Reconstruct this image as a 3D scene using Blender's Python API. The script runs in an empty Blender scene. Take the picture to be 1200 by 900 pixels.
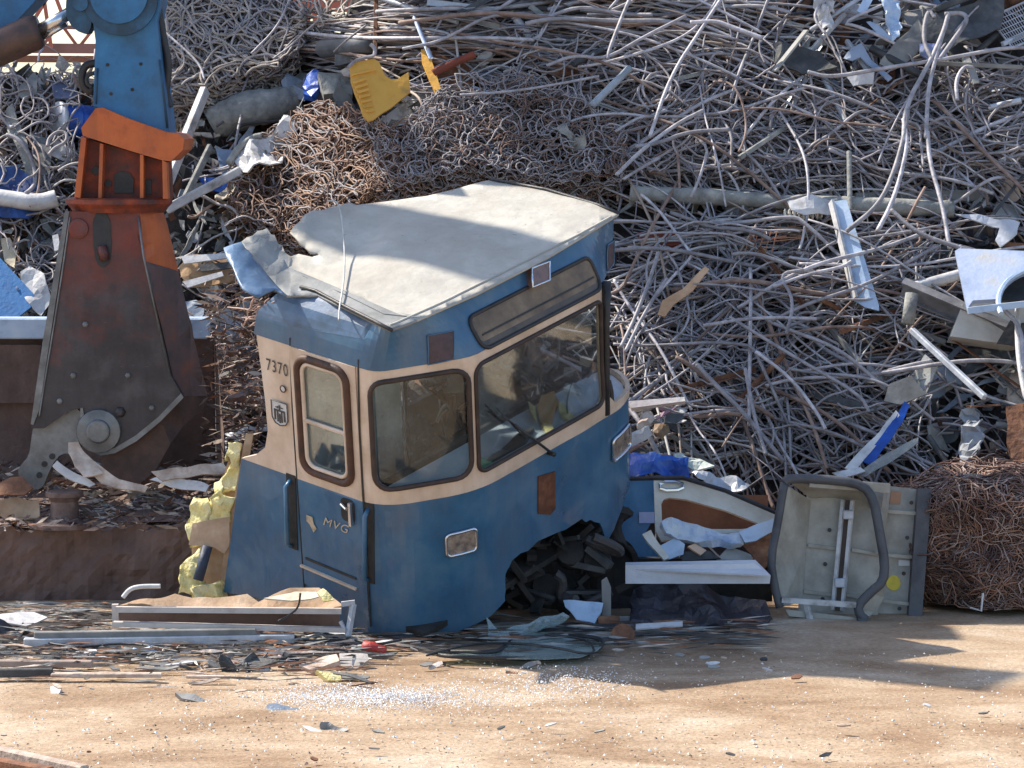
import bpy, math, random
from mathutils import Vector as V, Matrix, noise
from mathutils.geometry import delaunay_2d_cdt
random.seed(7)
R=math.radians; U=random.uniform
sc=bpy.context.scene; COL=sc.collection
# ---------------------------------------------------------------- camera
F=3600.0; PT=R(5); CAM=V((0,-20,3.3))
FW=V((0,math.cos(PT),-math.sin(PT))); UP=V((0,math.sin(PT),math.cos(PT)))
cd=bpy.data.cameras.new('camera'); cam=bpy.data.objects.new('camera',cd); COL.objects.link(cam)
cam.location=CAM; cam.rotation_euler=(R(90)-PT,0,0); cd.sensor_width=36; cd.lens=108; cd.clip_start=.5; cd.clip_end=3000
sc.camera=cam
def ray(px,py): return FW+V(((px-600)/F,0,0))+UP*((450-py)/F)
def at(px,py,y): d=ray(px,py); return CAM+d*((y+20)/d.y)
def gp(px,py,z=0): d=ray(px,py); return CAM+d*((z-3.3)/d.z)
def onp(px,py,p0,n): d=ray(px,py); return CAM+d*((p0-CAM).dot(n)/d.dot(n))
def proj(p):
    d=p-CAM; z=d.dot(FW); return 600+F*d.x/z, 450-F*d.dot(UP)/z
def ss(a,b,x):
    t=min(1,max(0,(x-a)/(b-a))); return t*t*(3-2*t)
# ---------------------------------------------------------------- materials
MT={}
def M(name,c1=None,c2=None,c3=None,sc_=4,rough=.6,metal=0,bump=.15,pos=(.35,.55,.72),coat=0,spec=.5,bs=30,rnd=0,dust=0,dcol=(.26,.235,.2)):
    if name in MT: return MT[name]
    m=bpy.data.materials.new(name); m.use_nodes=True; nt=m.node_tree; N=nt.nodes; L=nt.links
    b=N['Principled BSDF']; b.inputs['Roughness'].default_value=rough; b.inputs['Metallic'].default_value=metal
    b.inputs['Coat Weight'].default_value=coat; b.inputs['Specular IOR Level'].default_value=spec
    c2=c2 or c1
    tc=N.new('ShaderNodeTexCoord'); oi=N.new('ShaderNodeObjectInfo'); vm=N.new('ShaderNodeVectorMath'); vm.operation='ADD'
    mu=N.new('ShaderNodeMath'); mu.operation='MULTIPLY'; mu.inputs[1].default_value=17
    L.new(oi.outputs['Random'],mu.inputs[0]); L.new(tc.outputs['Object'],vm.inputs[0]); L.new(mu.outputs[0],vm.inputs[1])
    n=N.new('ShaderNodeTexNoise'); n.inputs['Scale'].default_value=sc_; n.inputs['Detail'].default_value=9; n.inputs['Roughness'].default_value=.65
    L.new(vm.outputs[0],n.inputs['Vector'])
    r=N.new('ShaderNodeValToRGB'); e=r.color_ramp.elements
    e[0].position=pos[0]; e[0].color=(*c1,1); e[1].position=pos[1]; e[1].color=(*c2,1)
    if c3: q=e.new(pos[2]); q.color=(*c3,1)
    L.new(n.outputs['Fac'],r.inputs[0]); col=r.outputs[0]
    if rnd:
        hs=N.new('ShaderNodeHueSaturation'); mr=N.new('ShaderNodeMapRange'); mr.inputs[3].default_value=1-rnd; mr.inputs[4].default_value=1+rnd
        L.new(oi.outputs['Random'],mr.inputs[0]); L.new(mr.outputs[0],hs.inputs['Value']); L.new(col,hs.inputs['Color']); col=hs.outputs[0]
    if dust:
        mp=N.new('ShaderNodeMapping'); mp.inputs['Scale'].default_value=(7,7,.9); L.new(vm.outputs[0],mp.inputs[0])
        dn=N.new('ShaderNodeTexNoise'); dn.inputs['Scale'].default_value=1.3; dn.inputs['Detail'].default_value=8; dn.inputs['Roughness'].default_value=.7; L.new(mp.outputs[0],dn.inputs['Vector'])
        dn2=N.new('ShaderNodeTexNoise'); dn2.inputs['Scale'].default_value=1.7; dn2.inputs['Detail'].default_value=5; L.new(vm.outputs[0],dn2.inputs['Vector'])
        ml=N.new('ShaderNodeMath'); ml.operation='MULTIPLY'; L.new(dn.outputs[0],ml.inputs[0]); L.new(dn2.outputs[0],ml.inputs[1])
        md=N.new('ShaderNodeMapRange'); md.inputs[1].default_value=.2; md.inputs[2].default_value=.38; md.inputs[3].default_value=.03; md.inputs[4].default_value=dust; L.new(ml.outputs[0],md.inputs[0])
        mx_=N.new('ShaderNodeMix'); mx_.data_type='RGBA'; mx_.inputs[7].default_value=(*dcol,1); L.new(md.outputs[0],mx_.inputs[0]); L.new(col,mx_.inputs[6]); col=mx_.outputs[2]
        sn=N.new('ShaderNodeTexNoise'); sn.inputs['Scale'].default_value=1; sn.inputs['Detail'].default_value=3; ms=N.new('ShaderNodeMapping'); ms.inputs['Scale'].default_value=(22,22,160); ms.inputs['Rotation'].default_value=(.5,.3,.2); L.new(vm.outputs[0],ms.inputs[0]); L.new(ms.outputs[0],sn.inputs['Vector'])
        sr=N.new('ShaderNodeMapRange'); sr.inputs[1].default_value=.70; sr.inputs[2].default_value=.74; sr.inputs[4].default_value=.5; L.new(sn.outputs[0],sr.inputs[0])
        mx3=N.new('ShaderNodeMix'); mx3.data_type='RGBA'; mx3.inputs[7].default_value=(.2,.17,.15,1); L.new(sr.outputs[0],mx3.inputs[0]); L.new(col,mx3.inputs[6]); col=mx3.outputs[2]
    L.new(col,b.inputs['Base Color'])
    n2=N.new('ShaderNodeTexNoise'); n2.inputs['Scale'].default_value=bs; n2.inputs['Detail'].default_value=6
    L.new(vm.outputs[0],n2.inputs['Vector'])
    bp=N.new('ShaderNodeBump'); bp.inputs['Strength'].default_value=bump; bp.inputs['Distance'].default_value=.03
    L.new(n2.outputs['Fac'],bp.inputs['Height']); L.new(bp.outputs[0],b.inputs['Normal'])
    mr=N.new('ShaderNodeMapRange'); mr.inputs[3].default_value=max(.05,rough-.15); mr.inputs[4].default_value=min(1,rough+.2)
    L.new(n.outputs['Fac'],mr.inputs[0]); L.new(mr.outputs[0],b.inputs['Roughness'])
    MT[name]=m; return m
def glassm(name,tint,g=.18,dirt=.25,dcol=(.35,.33,.3)):
    m=bpy.data.materials.new(name); m.use_nodes=True; nt=m.node_tree; N=nt.nodes; L=nt.links
    N.remove(N['Principled BSDF']); out=N['Material Output']
    t=N.new('ShaderNodeBsdfTransparent'); t.inputs[0].default_value=(*tint,1)
    gl=N.new('ShaderNodeBsdfGlossy'); gl.inputs['Roughness'].default_value=.03; gl.inputs[0].default_value=(.9,.95,1,1)
    fr=N.new('ShaderNodeFresnel'); fr.inputs[0].default_value=1.5
    ad=N.new('ShaderNodeMath'); ad.operation='MULTIPLY_ADD'; ad.inputs[1].default_value=.5; ad.inputs[2].default_value=g*.3; L.new(fr.outputs[0],ad.inputs[0])
    m1=N.new('ShaderNodeMixShader'); L.new(ad.outputs[0],m1.inputs[0]); L.new(t.outputs[0],m1.inputs[1]); L.new(gl.outputs[0],m1.inputs[2])
    df=N.new('ShaderNodeBsdfDiffuse'); df.inputs[0].default_value=(*dcol,1)
    tc=N.new('ShaderNodeTexCoord'); n=N.new('ShaderNodeTexNoise'); n.inputs['Scale'].default_value=3; n.inputs['Detail'].default_value=8
    L.new(tc.outputs['Object'],n.inputs[0]); mr=N.new('ShaderNodeMapRange'); mr.inputs[1].default_value=.35; mr.inputs[2].default_value=.75; mr.inputs[3].default_value=dirt*.3; mr.inputs[4].default_value=dirt
    L.new(n.outputs[0],mr.inputs[0])
    m2=N.new('ShaderNodeMixShader'); L.new(mr.outputs[0],m2.inputs[0]); L.new(m1.outputs[0],m2.inputs[1]); L.new(df.outputs[0],m2.inputs[2]); L.new(m2.outputs[0],out.inputs[0])
    return m
BLUE=M('tram_blue',(.018,.075,.155),(.024,.115,.225),(.09,.19,.28),sc_=2.2,rough=.3,bump=.06,pos=(.3,.52,.82),coat=.3,bs=6,dust=.2)
CREAM=M('tram_cream',(.5,.38,.28),(.66,.53,.42),(.72,.61,.51),sc_=3,rough=.4,bump=.04,dust=.3,dcol=(.3,.2,.12))
ROOF=M('roof_cream',(.36,.33,.28),(.43,.41,.36),(.54,.52,.46),sc_=2.2,dust=.35,rough=.75,bump=.35,bs=9,pos=(.28,.5,.7))
ROOFG=M('roof_underlay',(.17,.175,.17),(.27,.275,.27),(.36,.355,.33),sc_=3,rough=.7)
SHOULD=M('shoulder_blue',(.05,.085,.13),(.08,.14,.24),(.14,.2,.3),sc_=4,rough=.35,bump=.05)
RUB=M('rubber_brown',(.035,.018,.014),(.08,.035,.02),(.12,.05,.03),sc_=8,rough=.6)
def jawmat():
    m=M('jaw_steel',(.018,.017,.02),(.045,.04,.045),(.11,.1,.105),sc_=3.2,rough=.45,metal=.35,bump=.14,pos=(.3,.52,.75),dust=.25,dcol=(.13,.12,.125)); nt=m.node_tree; N=nt.nodes; L=nt.links; b=N['Principled BSDF']
    src=b.inputs['Base Color'].links[0].from_socket
    tc=N.new('ShaderNodeTexCoord'); sp_=N.new('ShaderNodeSeparateXYZ'); L.new(tc.outputs['Object'],sp_.inputs[0]); n=N.new('ShaderNodeTexNoise'); n.inputs['Scale'].default_value=3.4; n.inputs['Detail'].default_value=9; n.inputs['Roughness'].default_value=.7; L.new(tc.outputs['Object'],n.inputs[0])
    a=N.new('ShaderNodeMath'); a.operation='MULTIPLY_ADD'; a.inputs[1].default_value=3.0; L.new(n.outputs[0],a.inputs[0]); L.new(sp_.outputs[2],a.inputs[2])
    mr=N.new('ShaderNodeMapRange'); mr.inputs[1].default_value=2.45; mr.inputs[2].default_value=3.9; mr.inputs[4].default_value=.8; L.new(a.outputs[0],mr.inputs[0])
    mx=N.new('ShaderNodeMix'); mx.data_type='RGBA'; mx.inputs[7].default_value=(.25,.045,.025,1); L.new(mr.outputs[0],mx.inputs[0]); L.new(src,mx.inputs[6]); L.new(mx.outputs[2],b.inputs['Base Color']); return m
BLK=M('black_rubber',(.012,.012,.014),(.03,.03,.032),sc_=8,rough=.5)
DARK=M('dark_interior',(.012,.012,.012),(.035,.032,.03),(.06,.055,.05),sc_=5,rough=.8)
CHR=M('chrome',(.6,.62,.66),(.7,.72,.75),sc_=5,rough=.22,metal=1,bump=.03)
LENS=M('lamp_lens',(.12,.09,.07),(.28,.22,.17),(.4,.33,.26),sc_=18,rough=.15,bump=.4,coat=1)
RUSTR=M('rust_recess',(.06,.02,.01),(.13,.045,.02),(.2,.08,.04),sc_=9,rough=.85)
SEPIA=M('sign_blind',(.10,.07,.045),(.19,.14,.09),(.28,.22,.15),sc_=5,rough=.5)
GREYW=M('cab_grey_wall',(.3,.31,.3),(.42,.43,.41),(.5,.5,.47),sc_=3,rough=.55)
DASH=M('dash_blue_grey',(.4,.47,.55),(.52,.6,.68),(.6,.66,.72),sc_=3,rough=.35)
GLASS=glassm('window_glass',(.9,.94,.93),.06,.05)
GLASS2=glassm('broken_glass',(.72,.84,.8),.4,.55,(.42,.5,.48))
TAN=M('faded_decal',(.3,.25,.18),(.48,.4,.28),sc_=30,rough=.7)
INK=M('decal_black',(.03,.03,.03),(.06,.06,.06),sc_=20)
SILV=M('decal_silver',(.45,.45,.46),(.6,.6,.6),sc_=12,rough=.4)
XBLUE=M('excavator_blue',(.012,.06,.12),(.02,.15,.33),(.04,.22,.44),sc_=3.5,rough=.4,bump=.08,pos=(.27,.5,.8),dust=.3,dcol=(.06,.05,.05))
XBLUED=M('excavator_blue_grime',(.012,.03,.05),(.02,.07,.13),(.03,.13,.25),sc_=5,rough=.5,bump=.1)
ORNG=M('orange_paint',(.22,.04,.012),(.55,.12,.025),(.62,.17,.04),sc_=4,rough=.5,bump=.1,pos=(.25,.48,.8),dust=.45,dcol=(.07,.04,.03))
ORNGD=M('orange_worn',(.035,.02,.018),(.2,.035,.015),(.42,.075,.02),sc_=5,rough=.6,bump=.15)
JAW=jawmat()
JAWG=M('jaw_grey',(.11,.115,.12),(.19,.2,.21),(.28,.29,.3),sc_=5,rough=.4,metal=.5,bump=.1)
HOP=M('hopper_rust',(.06,.038,.032),(.12,.075,.062),(.2,.13,.105),sc_=2.2,rough=.85,bump=.3,pos=(.3,.5,.75),dust=.4,dcol=(.2,.14,.12))
SKYB=M('pale_blue_steel',(.24,.33,.45),(.4,.52,.68),(.52,.62,.74),sc_=5,rough=.4,bump=.1,pos=(.3,.48,.75))
LWH=M('light_metal',(.2,.19,.18),(.48,.48,.49),(.68,.68,.67),sc_=6,rough=.5,bump=.15,pos=(.3,.46,.7))
ALU=M('aluminium',(.33,.35,.38),(.5,.53,.58),(.62,.65,.7),sc_=6,rough=.55,metal=.35,bump=.08)
GREY=M('grey_paint',(.16,.16,.15),(.25,.25,.24),(.34,.33,.31),sc_=5,rough=.6,bump=.12,rnd=.25)
DGREY=M('dark_sheet',(.03,.032,.035),(.07,.075,.08),(.13,.13,.13),sc_=6,rough=.6,bump=.2,rnd=.4)
RUST=M('rusty_sheet',(.08,.035,.02),(.19,.085,.045),(.3,.17,.1),sc_=7,rough=.85,bump=.3,rnd=.3)
CONC=M('weathered_grey',(.16,.165,.16),(.28,.285,.27),(.42,.41,.37),sc_=8,rough=.85,bump=.4)
YEL=M('yellow_paint',(.33,.2,.06),(.7,.36,.05),(.78,.45,.09),sc_=4,rough=.5,pos=(.25,.42,.8))
BPL=M('blue_plastic',(.01,.05,.25),(.015,.09,.45),(.1,.2,.4),sc_=4,rough=.35)
WOOD=M('wood_board',(.3,.18,.09),(.45,.29,.16),(.55,.4,.25),sc_=9,rough=.8)
PALEW=M('pale_splinters',(.3,.22,.17),(.5,.41,.34),(.66,.6,.54),sc_=7,rough=.8,bump=.3,rnd=.25)
FOAM=M('foam_yellow',(.4,.3,.1),(.72,.62,.27),(.8,.75,.48),sc_=12,rough=1,bump=.5,bs=45,pos=(.26,.44,.7),spec=.1)
PLYB=M('ply_brown',(.32,.2,.12),(.45,.31,.2),(.55,.42,.3),sc_=5,rough=.8)
RED=M('red_plastic',(.2,.03,.02),(.38,.03,.025),(.45,.12,.1),sc_=14,rough=.5,bump=.3)
BRICK=M('red_oxide',(.14,.035,.02),(.24,.06,.035),sc_=5,rough=.8)
ROD=M('rod_steel',(.22,.21,.225),(.4,.385,.41),(.56,.54,.56),sc_=9,rough=.6,metal=.15,bump=.2,rnd=.35)
RODR=M('rod_rusty',(.16,.1,.08),(.28,.2,.165),(.4,.31,.27),sc_=9,rough=.75,bump=.2,rnd=.3)
RODD=M('rod_dark',(.1,.09,.1),(.19,.175,.19),(.3,.28,.3),sc_=9,rough=.65,metal=.15,bump=.2)
WIRE=M('wire_grey',(.19,.17,.175),(.33,.305,.315),(.46,.43,.44),sc_=6,rough=.65)
WIRER=M('wire_rust',(.11,.065,.05),(.23,.15,.12),(.37,.28,.24),sc_=5,rough=.8)
WIREO=M('wire_orange',(.3,.11,.06),(.42,.2,.12),sc_=5,rough=.7)
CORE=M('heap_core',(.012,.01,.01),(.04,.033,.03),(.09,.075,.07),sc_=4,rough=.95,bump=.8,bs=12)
GREEN=M('green_sticker',(.1,.55,.2),sc_=3)
M('shred_pink',(.25,.17,.14),(.42,.3,.26)); M('shred_dark',(.05,.035,.03),(.12,.08,.07))
TRED=M('crane_red',(.3,.09,.06),(.42,.14,.1),sc_=1,rough=.7)
# ---------------------------------------------------------------- mesh builder
def inpoly(x,y,P):
    c=False; j=len(P)-1
    for i in range(len(P)):
        xi,yi=P[i]; xj,yj=P[j]
        if (yi>y)!=(yj>y) and x<(xj-xi)*(y-yi)/(yj-yi)+xi: c=not c
        j=i
    return c
def smooth(P,it=2,closed=False):
    for _ in range(it):
        n=len(P); Q=[]
        for i in range(n if closed else n-1):
            a=P[i];b=P[(i+1)%n]
            Q.append(tuple(a[k]*.75+b[k]*.25 for k in range(len(a)))); Q.append(tuple(a[k]*.25+b[k]*.75 for k in range(len(a))))
        if not closed: Q=[tuple(P[0])]+Q+[tuple(P[-1])]
        P=Q
    return P
class MB:
    def __init__(s): s.v=[];s.f=[];s.m=[];s.g=[]
    def add(s,vs,fs,mi=0):
        o=len(s.v); s.g.append((o,len(s.f))); s.v+=[V(p) for p in vs]; s.f+=[tuple(i+o for i in f) for f in fs]; s.m+=[mi]*len(fs) if isinstance(mi,int) else list(mi)
    def box(s,c,d,mi=0,rot=None,bev=0):
        c=V(c); hx,hy,hz=[k/2 for k in d]
        if bev:
            b=min(bev,hx*.9,hy*.9,hz*.9); vs=[];idx={}
            for X in(-1,1):
                for Y in(-1,1):
                    for Z in(-1,1):
                        for a in range(3):
                            p=[X*hx,Y*hy,Z*hz]
                            for k in range(3):
                                if k!=a: p[k]-=(X,Y,Z)[k]*b
                            idx[(X,Y,Z,a)]=len(vs); vs.append(V(p))
            fs=[]
            for a in range(3):
                o=[k for k in range(3) if k!=a]
                for sg in(-1,1):
                    q=[]
                    for e in((-1,-1),(1,-1),(1,1),(-1,1)):
                        t=[0,0,0]; t[a]=sg; t[o[0]]=e[0]; t[o[1]]=e[1]; q.append(idx[(*t,a)])
                    fs.append(tuple(q))
                    for sg2 in(-1,1):   # edges between axis a and o[k]>a
                        pass
            for a in range(3):
                for b2 in range(a+1,3):
                    c3=3-a-b2
                    for sa in(-1,1):
                        for sb in(-1,1):
                            t=[0,0,0];t[a]=sa;t[b2]=sb
                            def g(cc,ax): u=list(t);u[c3]=cc;return idx[(*u,ax)]
                            fs.append((g(-1,a),g(1,a),g(1,b2),g(-1,b2)))
            for X in(-1,1):
                for Y in(-1,1):
                    for Z in(-1,1): fs.append(tuple(idx[(X,Y,Z,a)] for a in range(3)))
        else:
            vs=[V((x*hx,y*hy,z*hz)) for x in(-1,1) for y in(-1,1) for z in(-1,1)]
            fs=[(0,1,3,2),(4,6,7,5),(0,4,5,1),(2,3,7,6),(0,2,6,4),(1,5,7,3)]
        if rot: vs=[rot@p for p in vs]
        s.add([p+c for p in vs],fs,mi)
    def bar(s,a,b,w,h,mi=0,up=None,bev=0):
        a=V(a);b=V(b);d=b-a; z=d.normalized(); up=up or V((0,0,1))
        if abs(z.dot(up))>.97: up=V((0,1,0))
        x=z.cross(up).normalized(); y=x.cross(z)
        rot=Matrix((x,z,y)).transposed()
        s.box((a+b)/2,(w,d.length,h),mi,rot,bev)
    def tube(s,P,r,n=6,mi=0,closed=False,cap=True,flat=1):
        P=[V(p) for p in P]; k=len(P)
        if k<2: return
        vs=[];nrm=None
        for i in range(k):
            t=(P[(i+1)%k]-P[i-1]) if closed else (P[min(i+1,k-1)]-P[max(i-1,0)])
            if t.length<1e-9: t=V((0,0,1))
            t.normalize()
            if nrm is None: nrm=t.orthogonal().normalized()
            nrm=(nrm-t*nrm.dot(t))
            nrm=nrm.normalized() if nrm.length>1e-6 else t.orthogonal().normalized()
            bn=t.cross(nrm); rr=r[i] if isinstance(r,(list,tuple)) else r
            for j in range(n):
                a=2*math.pi*j/n; vs.append(P[i]+nrm*(rr*math.cos(a))+bn*(rr*flat*math.sin(a)))
        fs=[]
        for i in range(k if closed else k-1):
            i2=(i+1)%k
            for j in range(n):
                j2=(j+1)%n; fs.append((i*n+j,i*n+j2,i2*n+j2,i2*n+j))
        if cap and not closed: fs.append(tuple(range(n))[::-1]); fs.append(tuple((k-1)*n+j for j in range(n)))
        s.add(vs,fs,mi)
    def lathe(s,c,prof,n=20,mi=0,rot=None):
        vs=[];c=V(c)
        for r,z in prof:
            for j in range(n):
                a=2*math.pi*j/n; p=V((r*math.cos(a),r*math.sin(a),z)); vs.append(c+(rot@p if rot else p))
        fs=[(i*n+j,i*n+(j+1)%n,(i+1)*n+(j+1)%n,(i+1)*n+j) for i in range(len(prof)-1) for j in range(n)]
        fs.append(tuple(range(n))[::-1]); fs.append(tuple((len(prof)-1)*n+j for j in range(n)))
        s.add(vs,fs,mi)
    def sheet(s,outer,fn,th=.01,holes=(),step=None,mi=0,cuts=(),matfn=None,jit=0,back=None):
        xs=[p[0] for p in outer];ys=[p[1] for p in outer]
        vs=[];es=[]
        for lp in [outer]+list(holes):
            o=len(vs); n=len(lp)
            for i in range(n):
                a=lp[i];b=lp[(i+1)%n]
                k=1 if not step else max(1,int(math.hypot(b[0]-a[0],b[1]-a[1])/step))
                for q in range(k): vs.append(V((a[0]+(b[0]-a[0])*q/k,a[1]+(b[1]-a[1])*q/k)))
            es+=[(o+i,o+(i+1)%(len(vs)-o)) for i in range(len(vs)-o)]
        for a,b in cuts:
            vs+=[V(a),V(b)]; es.append((len(vs)-2,len(vs)-1))
        if step:
            y=min(ys)+step*.5
            while y<max(ys):
                x=min(xs)+step*.5
                while x<max(xs):
                    X=x+U(-jit,jit)*step;Y=y+U(-jit,jit)*step
                    if inpoly(X,Y,outer) and not any(inpoly(X,Y,h) for h in holes): vs.append(V((X,Y)))
                    x+=step
                y+=step
        r=delaunay_2d_cdt(vs,es,[],0,1e-6); pv=r[0]; T=[]
        for f in r[2]:
            cx=sum(pv[i].x for i in f)/len(f);cy=sum(pv[i].y for i in f)/len(f)
            if inpoly(cx,cy,outer) and not any(inpoly(cx,cy,h) for h in holes): T.append((tuple(f),cx,cy))
        P=[V(fn(p.x,p.y)) for p in pv]; NR=[V((0,0,0)) for _ in P]
        for f,_,_ in T:
            nn=(P[f[1]]-P[f[0]]).cross(P[f[2]]-P[f[0]])
            for i in f: NR[i]+=nn
        # orient: th direction = -normal facing away from 'front'
        tot=V((0,0,0))
        for q in NR: tot+=q
        sg=1
        ref=back(P) if back else (sum(P,V((0,0,0)))/len(P)-CAM)
        if tot.dot(ref)<0: sg=-1
        Q=[P[i]+(NR[i].normalized()*sg*th if NR[i].length>0 else V((0,0,0))) for i in range(len(P))]
        n=len(P); fs=[];ms=[];ec={}
        for f,cx,cy in T:
            m_=matfn(cx,cy) if matfn else mi
            ff=f[::-1] if sg>0 else f
            fs.append(ff);ms.append(m_);fs.append(tuple(i+n for i in ff[::-1]));ms.append(m_)
            for k in range(len(ff)):
                e=(ff[k],ff[(k+1)%len(ff)]); ec[e]=m_
        for (a,b),m_ in ec.items():
            if (b,a) not in ec: fs.append((b,a,a+n,b+n)); ms.append(m_)
        s.add(P+Q,fs,ms)
    def split(s,name,mats,parent,smooth_=False):
        g=s.g+[(len(s.v),len(s.f))]; o=None
        for (a,fa),(c,fc) in zip(g,g[1:]):
            q=MB(); q.v=s.v[a:c]; q.f=[tuple(i-a for i in f) for f in s.f[fa:fc]]; q.m=s.m[fa:fc]; o=q.build(name,mats,parent,smooth_)
        return o
    def build(s,name,mats,parent=None,smooth_=False,loc=None,mx=None):
        me=bpy.data.meshes.new(name)
        if mx: s.v=[mx@p for p in s.v]
        if parent is not None and mx is None and parent.get('_w'): 
            l=parent.location; vs=[p-l for p in s.v]; loc=None
        elif parent is None:
            if loc is None:
                c=sum(s.v,V((0,0,0)))/len(s.v); loc=c
            loc=V(loc); vs=[p-loc for p in s.v]
        else: vs=s.v
        me.from_pydata([tuple(p) for p in vs],[],s.f); 
        if not isinstance(mats,(list,tuple)): mats=[mats]
        for m in mats: me.materials.append(m)
        if len(mats)>1: me.polygons.foreach_set('material_index',s.m)
        if smooth_: me.polygons.foreach_set('use_smooth',[True]*len(s.f))
        me.update(); o=bpy.data.objects.new(name,me); COL.objects.link(o)
        if parent is not None: o.parent=parent
        else: o.location=loc
        return o
def tag(o,label=None,cat=None,group=None,kind=None):
    if label:
        w_=label.split()
        while len(w_)>16:
            for q in ('the','with','slightly','medium','a','of','and'):
                if q in w_: w_.remove(q); break
            else: w_=w_[:16]
        label=' '.join(w_)
    if label:o['label']=label
    if cat:o['category']=cat
    if group:o['group']=group
    if kind:o['kind']=kind
    return o
def empty(name,loc,label,cat,group=None):
    o=bpy.data.objects.new(name,None); COL.objects.link(o); o.location=loc; o.empty_display_size=.1; tag(o,label,cat,group); o['_w']=1; return o
def sm(o): o.data.polygons.foreach_set('use_smooth',[True]*len(o.data.polygons)); return o
def nz(p,s=1,seed=0): return noise.noise_vector(V(p)*s+V((seed,seed*1.7,-seed)))
# ---------------------------------------------------------------- heap surface
def y0(x): return 3.3+(1.75-3.3)*ss(-2.1,-.7,x)
SL=1.3
def hp(px,py,lift=0):
    d=ray(px,py); y=4.0
    for _ in range(12):
        t=(y+20)/d.y; x=d.x*t; z=3.3+d.z*t
        # along ray y -> want SL*(y-y0)=z ; z linear in y
        k=d.z/d.y; y=(3.3+20*k+SL*y0(x))/(SL-k)
    p=CAM+d*((y+20)/d.y)
    if p.z<0: p=gp(px,py,0)
    return p+V((0,-.72,.69))*lift
HN=V((0,-.79,.61)).normalized()
def hplane(px,py,lift=.1,n=None): return hp(px,py,lift),(V(n).normalized() if n else HN)
# ---------------------------------------------------------------- landmarks for labels
LM=[(445,108,'the yellow ribbed panel'),(300,135,'the grey boulder-like sack'),(925,262,'the long weathered log'),(1000,300,'the pale blue channel'),
(1160,325,'the silver panel with the round cut-out'),(1130,420,'the long steel I-beam'),(1080,445,'the open grey box'),(1095,505,'the bright metal pole'),
(1010,520,'the bent blue strip'),(1180,65,'the wire mesh rack'),(1045,25,'the bright blue corrugated strip'),(80,155,'the blue barrel'),(520,90,'the yellow post'),
(600,175,'the grey wire tangle'),(350,215,'the rusty wire tangle'),(265,60,'the pale cable tangle'),(640,300,'the tram roof'),(730,400,'the tram windscreen'),
(990,640,'the grey steel tray'),(1140,640,'the rusty wire bale'),(840,600,'the cream tram panel'),(225,215,'the leaning white beam'),(800,340,'the orange wooden stick'),
(700,40,'the bundle of straight rods'),(860,160,'the dark hollow in the heap'),(760,275,'the red oxide block'),(1060,140,'the upright looped rods'),(800,510,'the pink torn scrap'),
(30,225,'the dark blue sheets'),(30,275,'the curved white pipe'),(275,320,'the pale wooden boards'),(860,450,'the fan of crossed rods'),(950,390,'the curved rod pair')]
def where(px,py):
    l=min(LM,key=lambda q:(q[0]-px)**2+((q[1]-py)*1.2)**2); dx,dy=px-l[0],py-l[1]
    if abs(dx)<14 and abs(dy)<12: return 'right over '+l[2]
    if abs(dx)>abs(dy)*2: w='left of' if dx<0 else 'right of'
    elif abs(dy)>abs(dx)*2: w='above' if dy<0 else 'below'
    else: w=('above' if dy<0 else 'below')+(' and left of' if dx<0 else ' and right of')
    return w+' '+l[2]
# ================================================================ SETTING
# ground
b=MB(); n=170
def gz(x,y):
    z=.02*noise.noise(V((x*.5,y*.5,0)))+.012*noise.noise(V((x*2.3,y*2.3,4)))
    return z*ss(40,15,abs(x)+abs(y))
vs=[];xs=[-1500,-300,-60,-20]+[-8+16*i/160 for i in range(161)]+[20,60,300,1500]; ys=[-60,-20,-12]+[-8+14*i/120 for i in range(121)]+[10,20,60,300,1500]
for y in ys:
    for x in xs: vs.append((x,y,gz(x,y)-.012))
nx=len(xs); b.add(vs,[(j*nx+i,j*nx+i+1,(j+1)*nx+i+1,(j+1)*nx+i) for j in range(len(ys)-1) for i in range(nx-1)])
gm=bpy.data.materials.new('yard_ground'); gm.use_nodes=True; nt=gm.node_tree; N=nt.nodes; L=nt.links; P_=N['Principled BSDF']
tc=N.new('ShaderNodeTexCoord'); mp=N.new('ShaderNodeMapping'); mp.inputs['Scale'].default_value=(.75,1.15,1); L.new(tc.outputs['Object'],mp.inputs[0])
n1=N.new('ShaderNodeTexNoise'); n1.inputs['Scale'].default_value=1.1; n1.inputs['Detail'].default_value=10; n1.inputs['Roughness'].default_value=.62; n1.inputs['Distortion'].default_value=.6; L.new(mp.outputs[0],n1.inputs[0])
r1=N.new('ShaderNodeValToRGB'); e=r1.color_ramp.elements; e[0].position=.3; e[0].color=(.17,.105,.06,1); e[1].position=.7; e[1].color=(.47,.39,.3,1)
for p,c in ((.42,(.26,.17,.1,1)),(.55,(.37,.275,.185,1))): q=e.new(p); q.color=c
L.new(n1.outputs[0],r1.inputs[0])
n2=N.new('ShaderNodeTexNoise'); n2.inputs['Scale'].default_value=38; n2.inputs['Detail'].default_value=8; L.new(tc.outputs['Object'],n2.inputs[0])
mx=N.new('ShaderNodeMix'); mx.data_type='RGBA'; mx.blend_type='OVERLAY'; mx.inputs[0].default_value=.55; L.new(r1.outputs[0],mx.inputs[6]); L.new(n2.outputs[0],mx.inputs[7])
vo=N.new('ShaderNodeTexNoise'); vo.inputs['Scale'].default_value=120; vo.inputs['Detail'].default_value=2; L.new(tc.outputs['Object'],vo.inputs[0])
r2=N.new('ShaderNodeValToRGB'); e=r2.color_ramp.elements; e[0].position=.68; e[0].color=(0,0,0,1); e[1].position=.74; e[1].color=(1,1,1,1); L.new(vo.outputs[0],r2.inputs[0])
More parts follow.
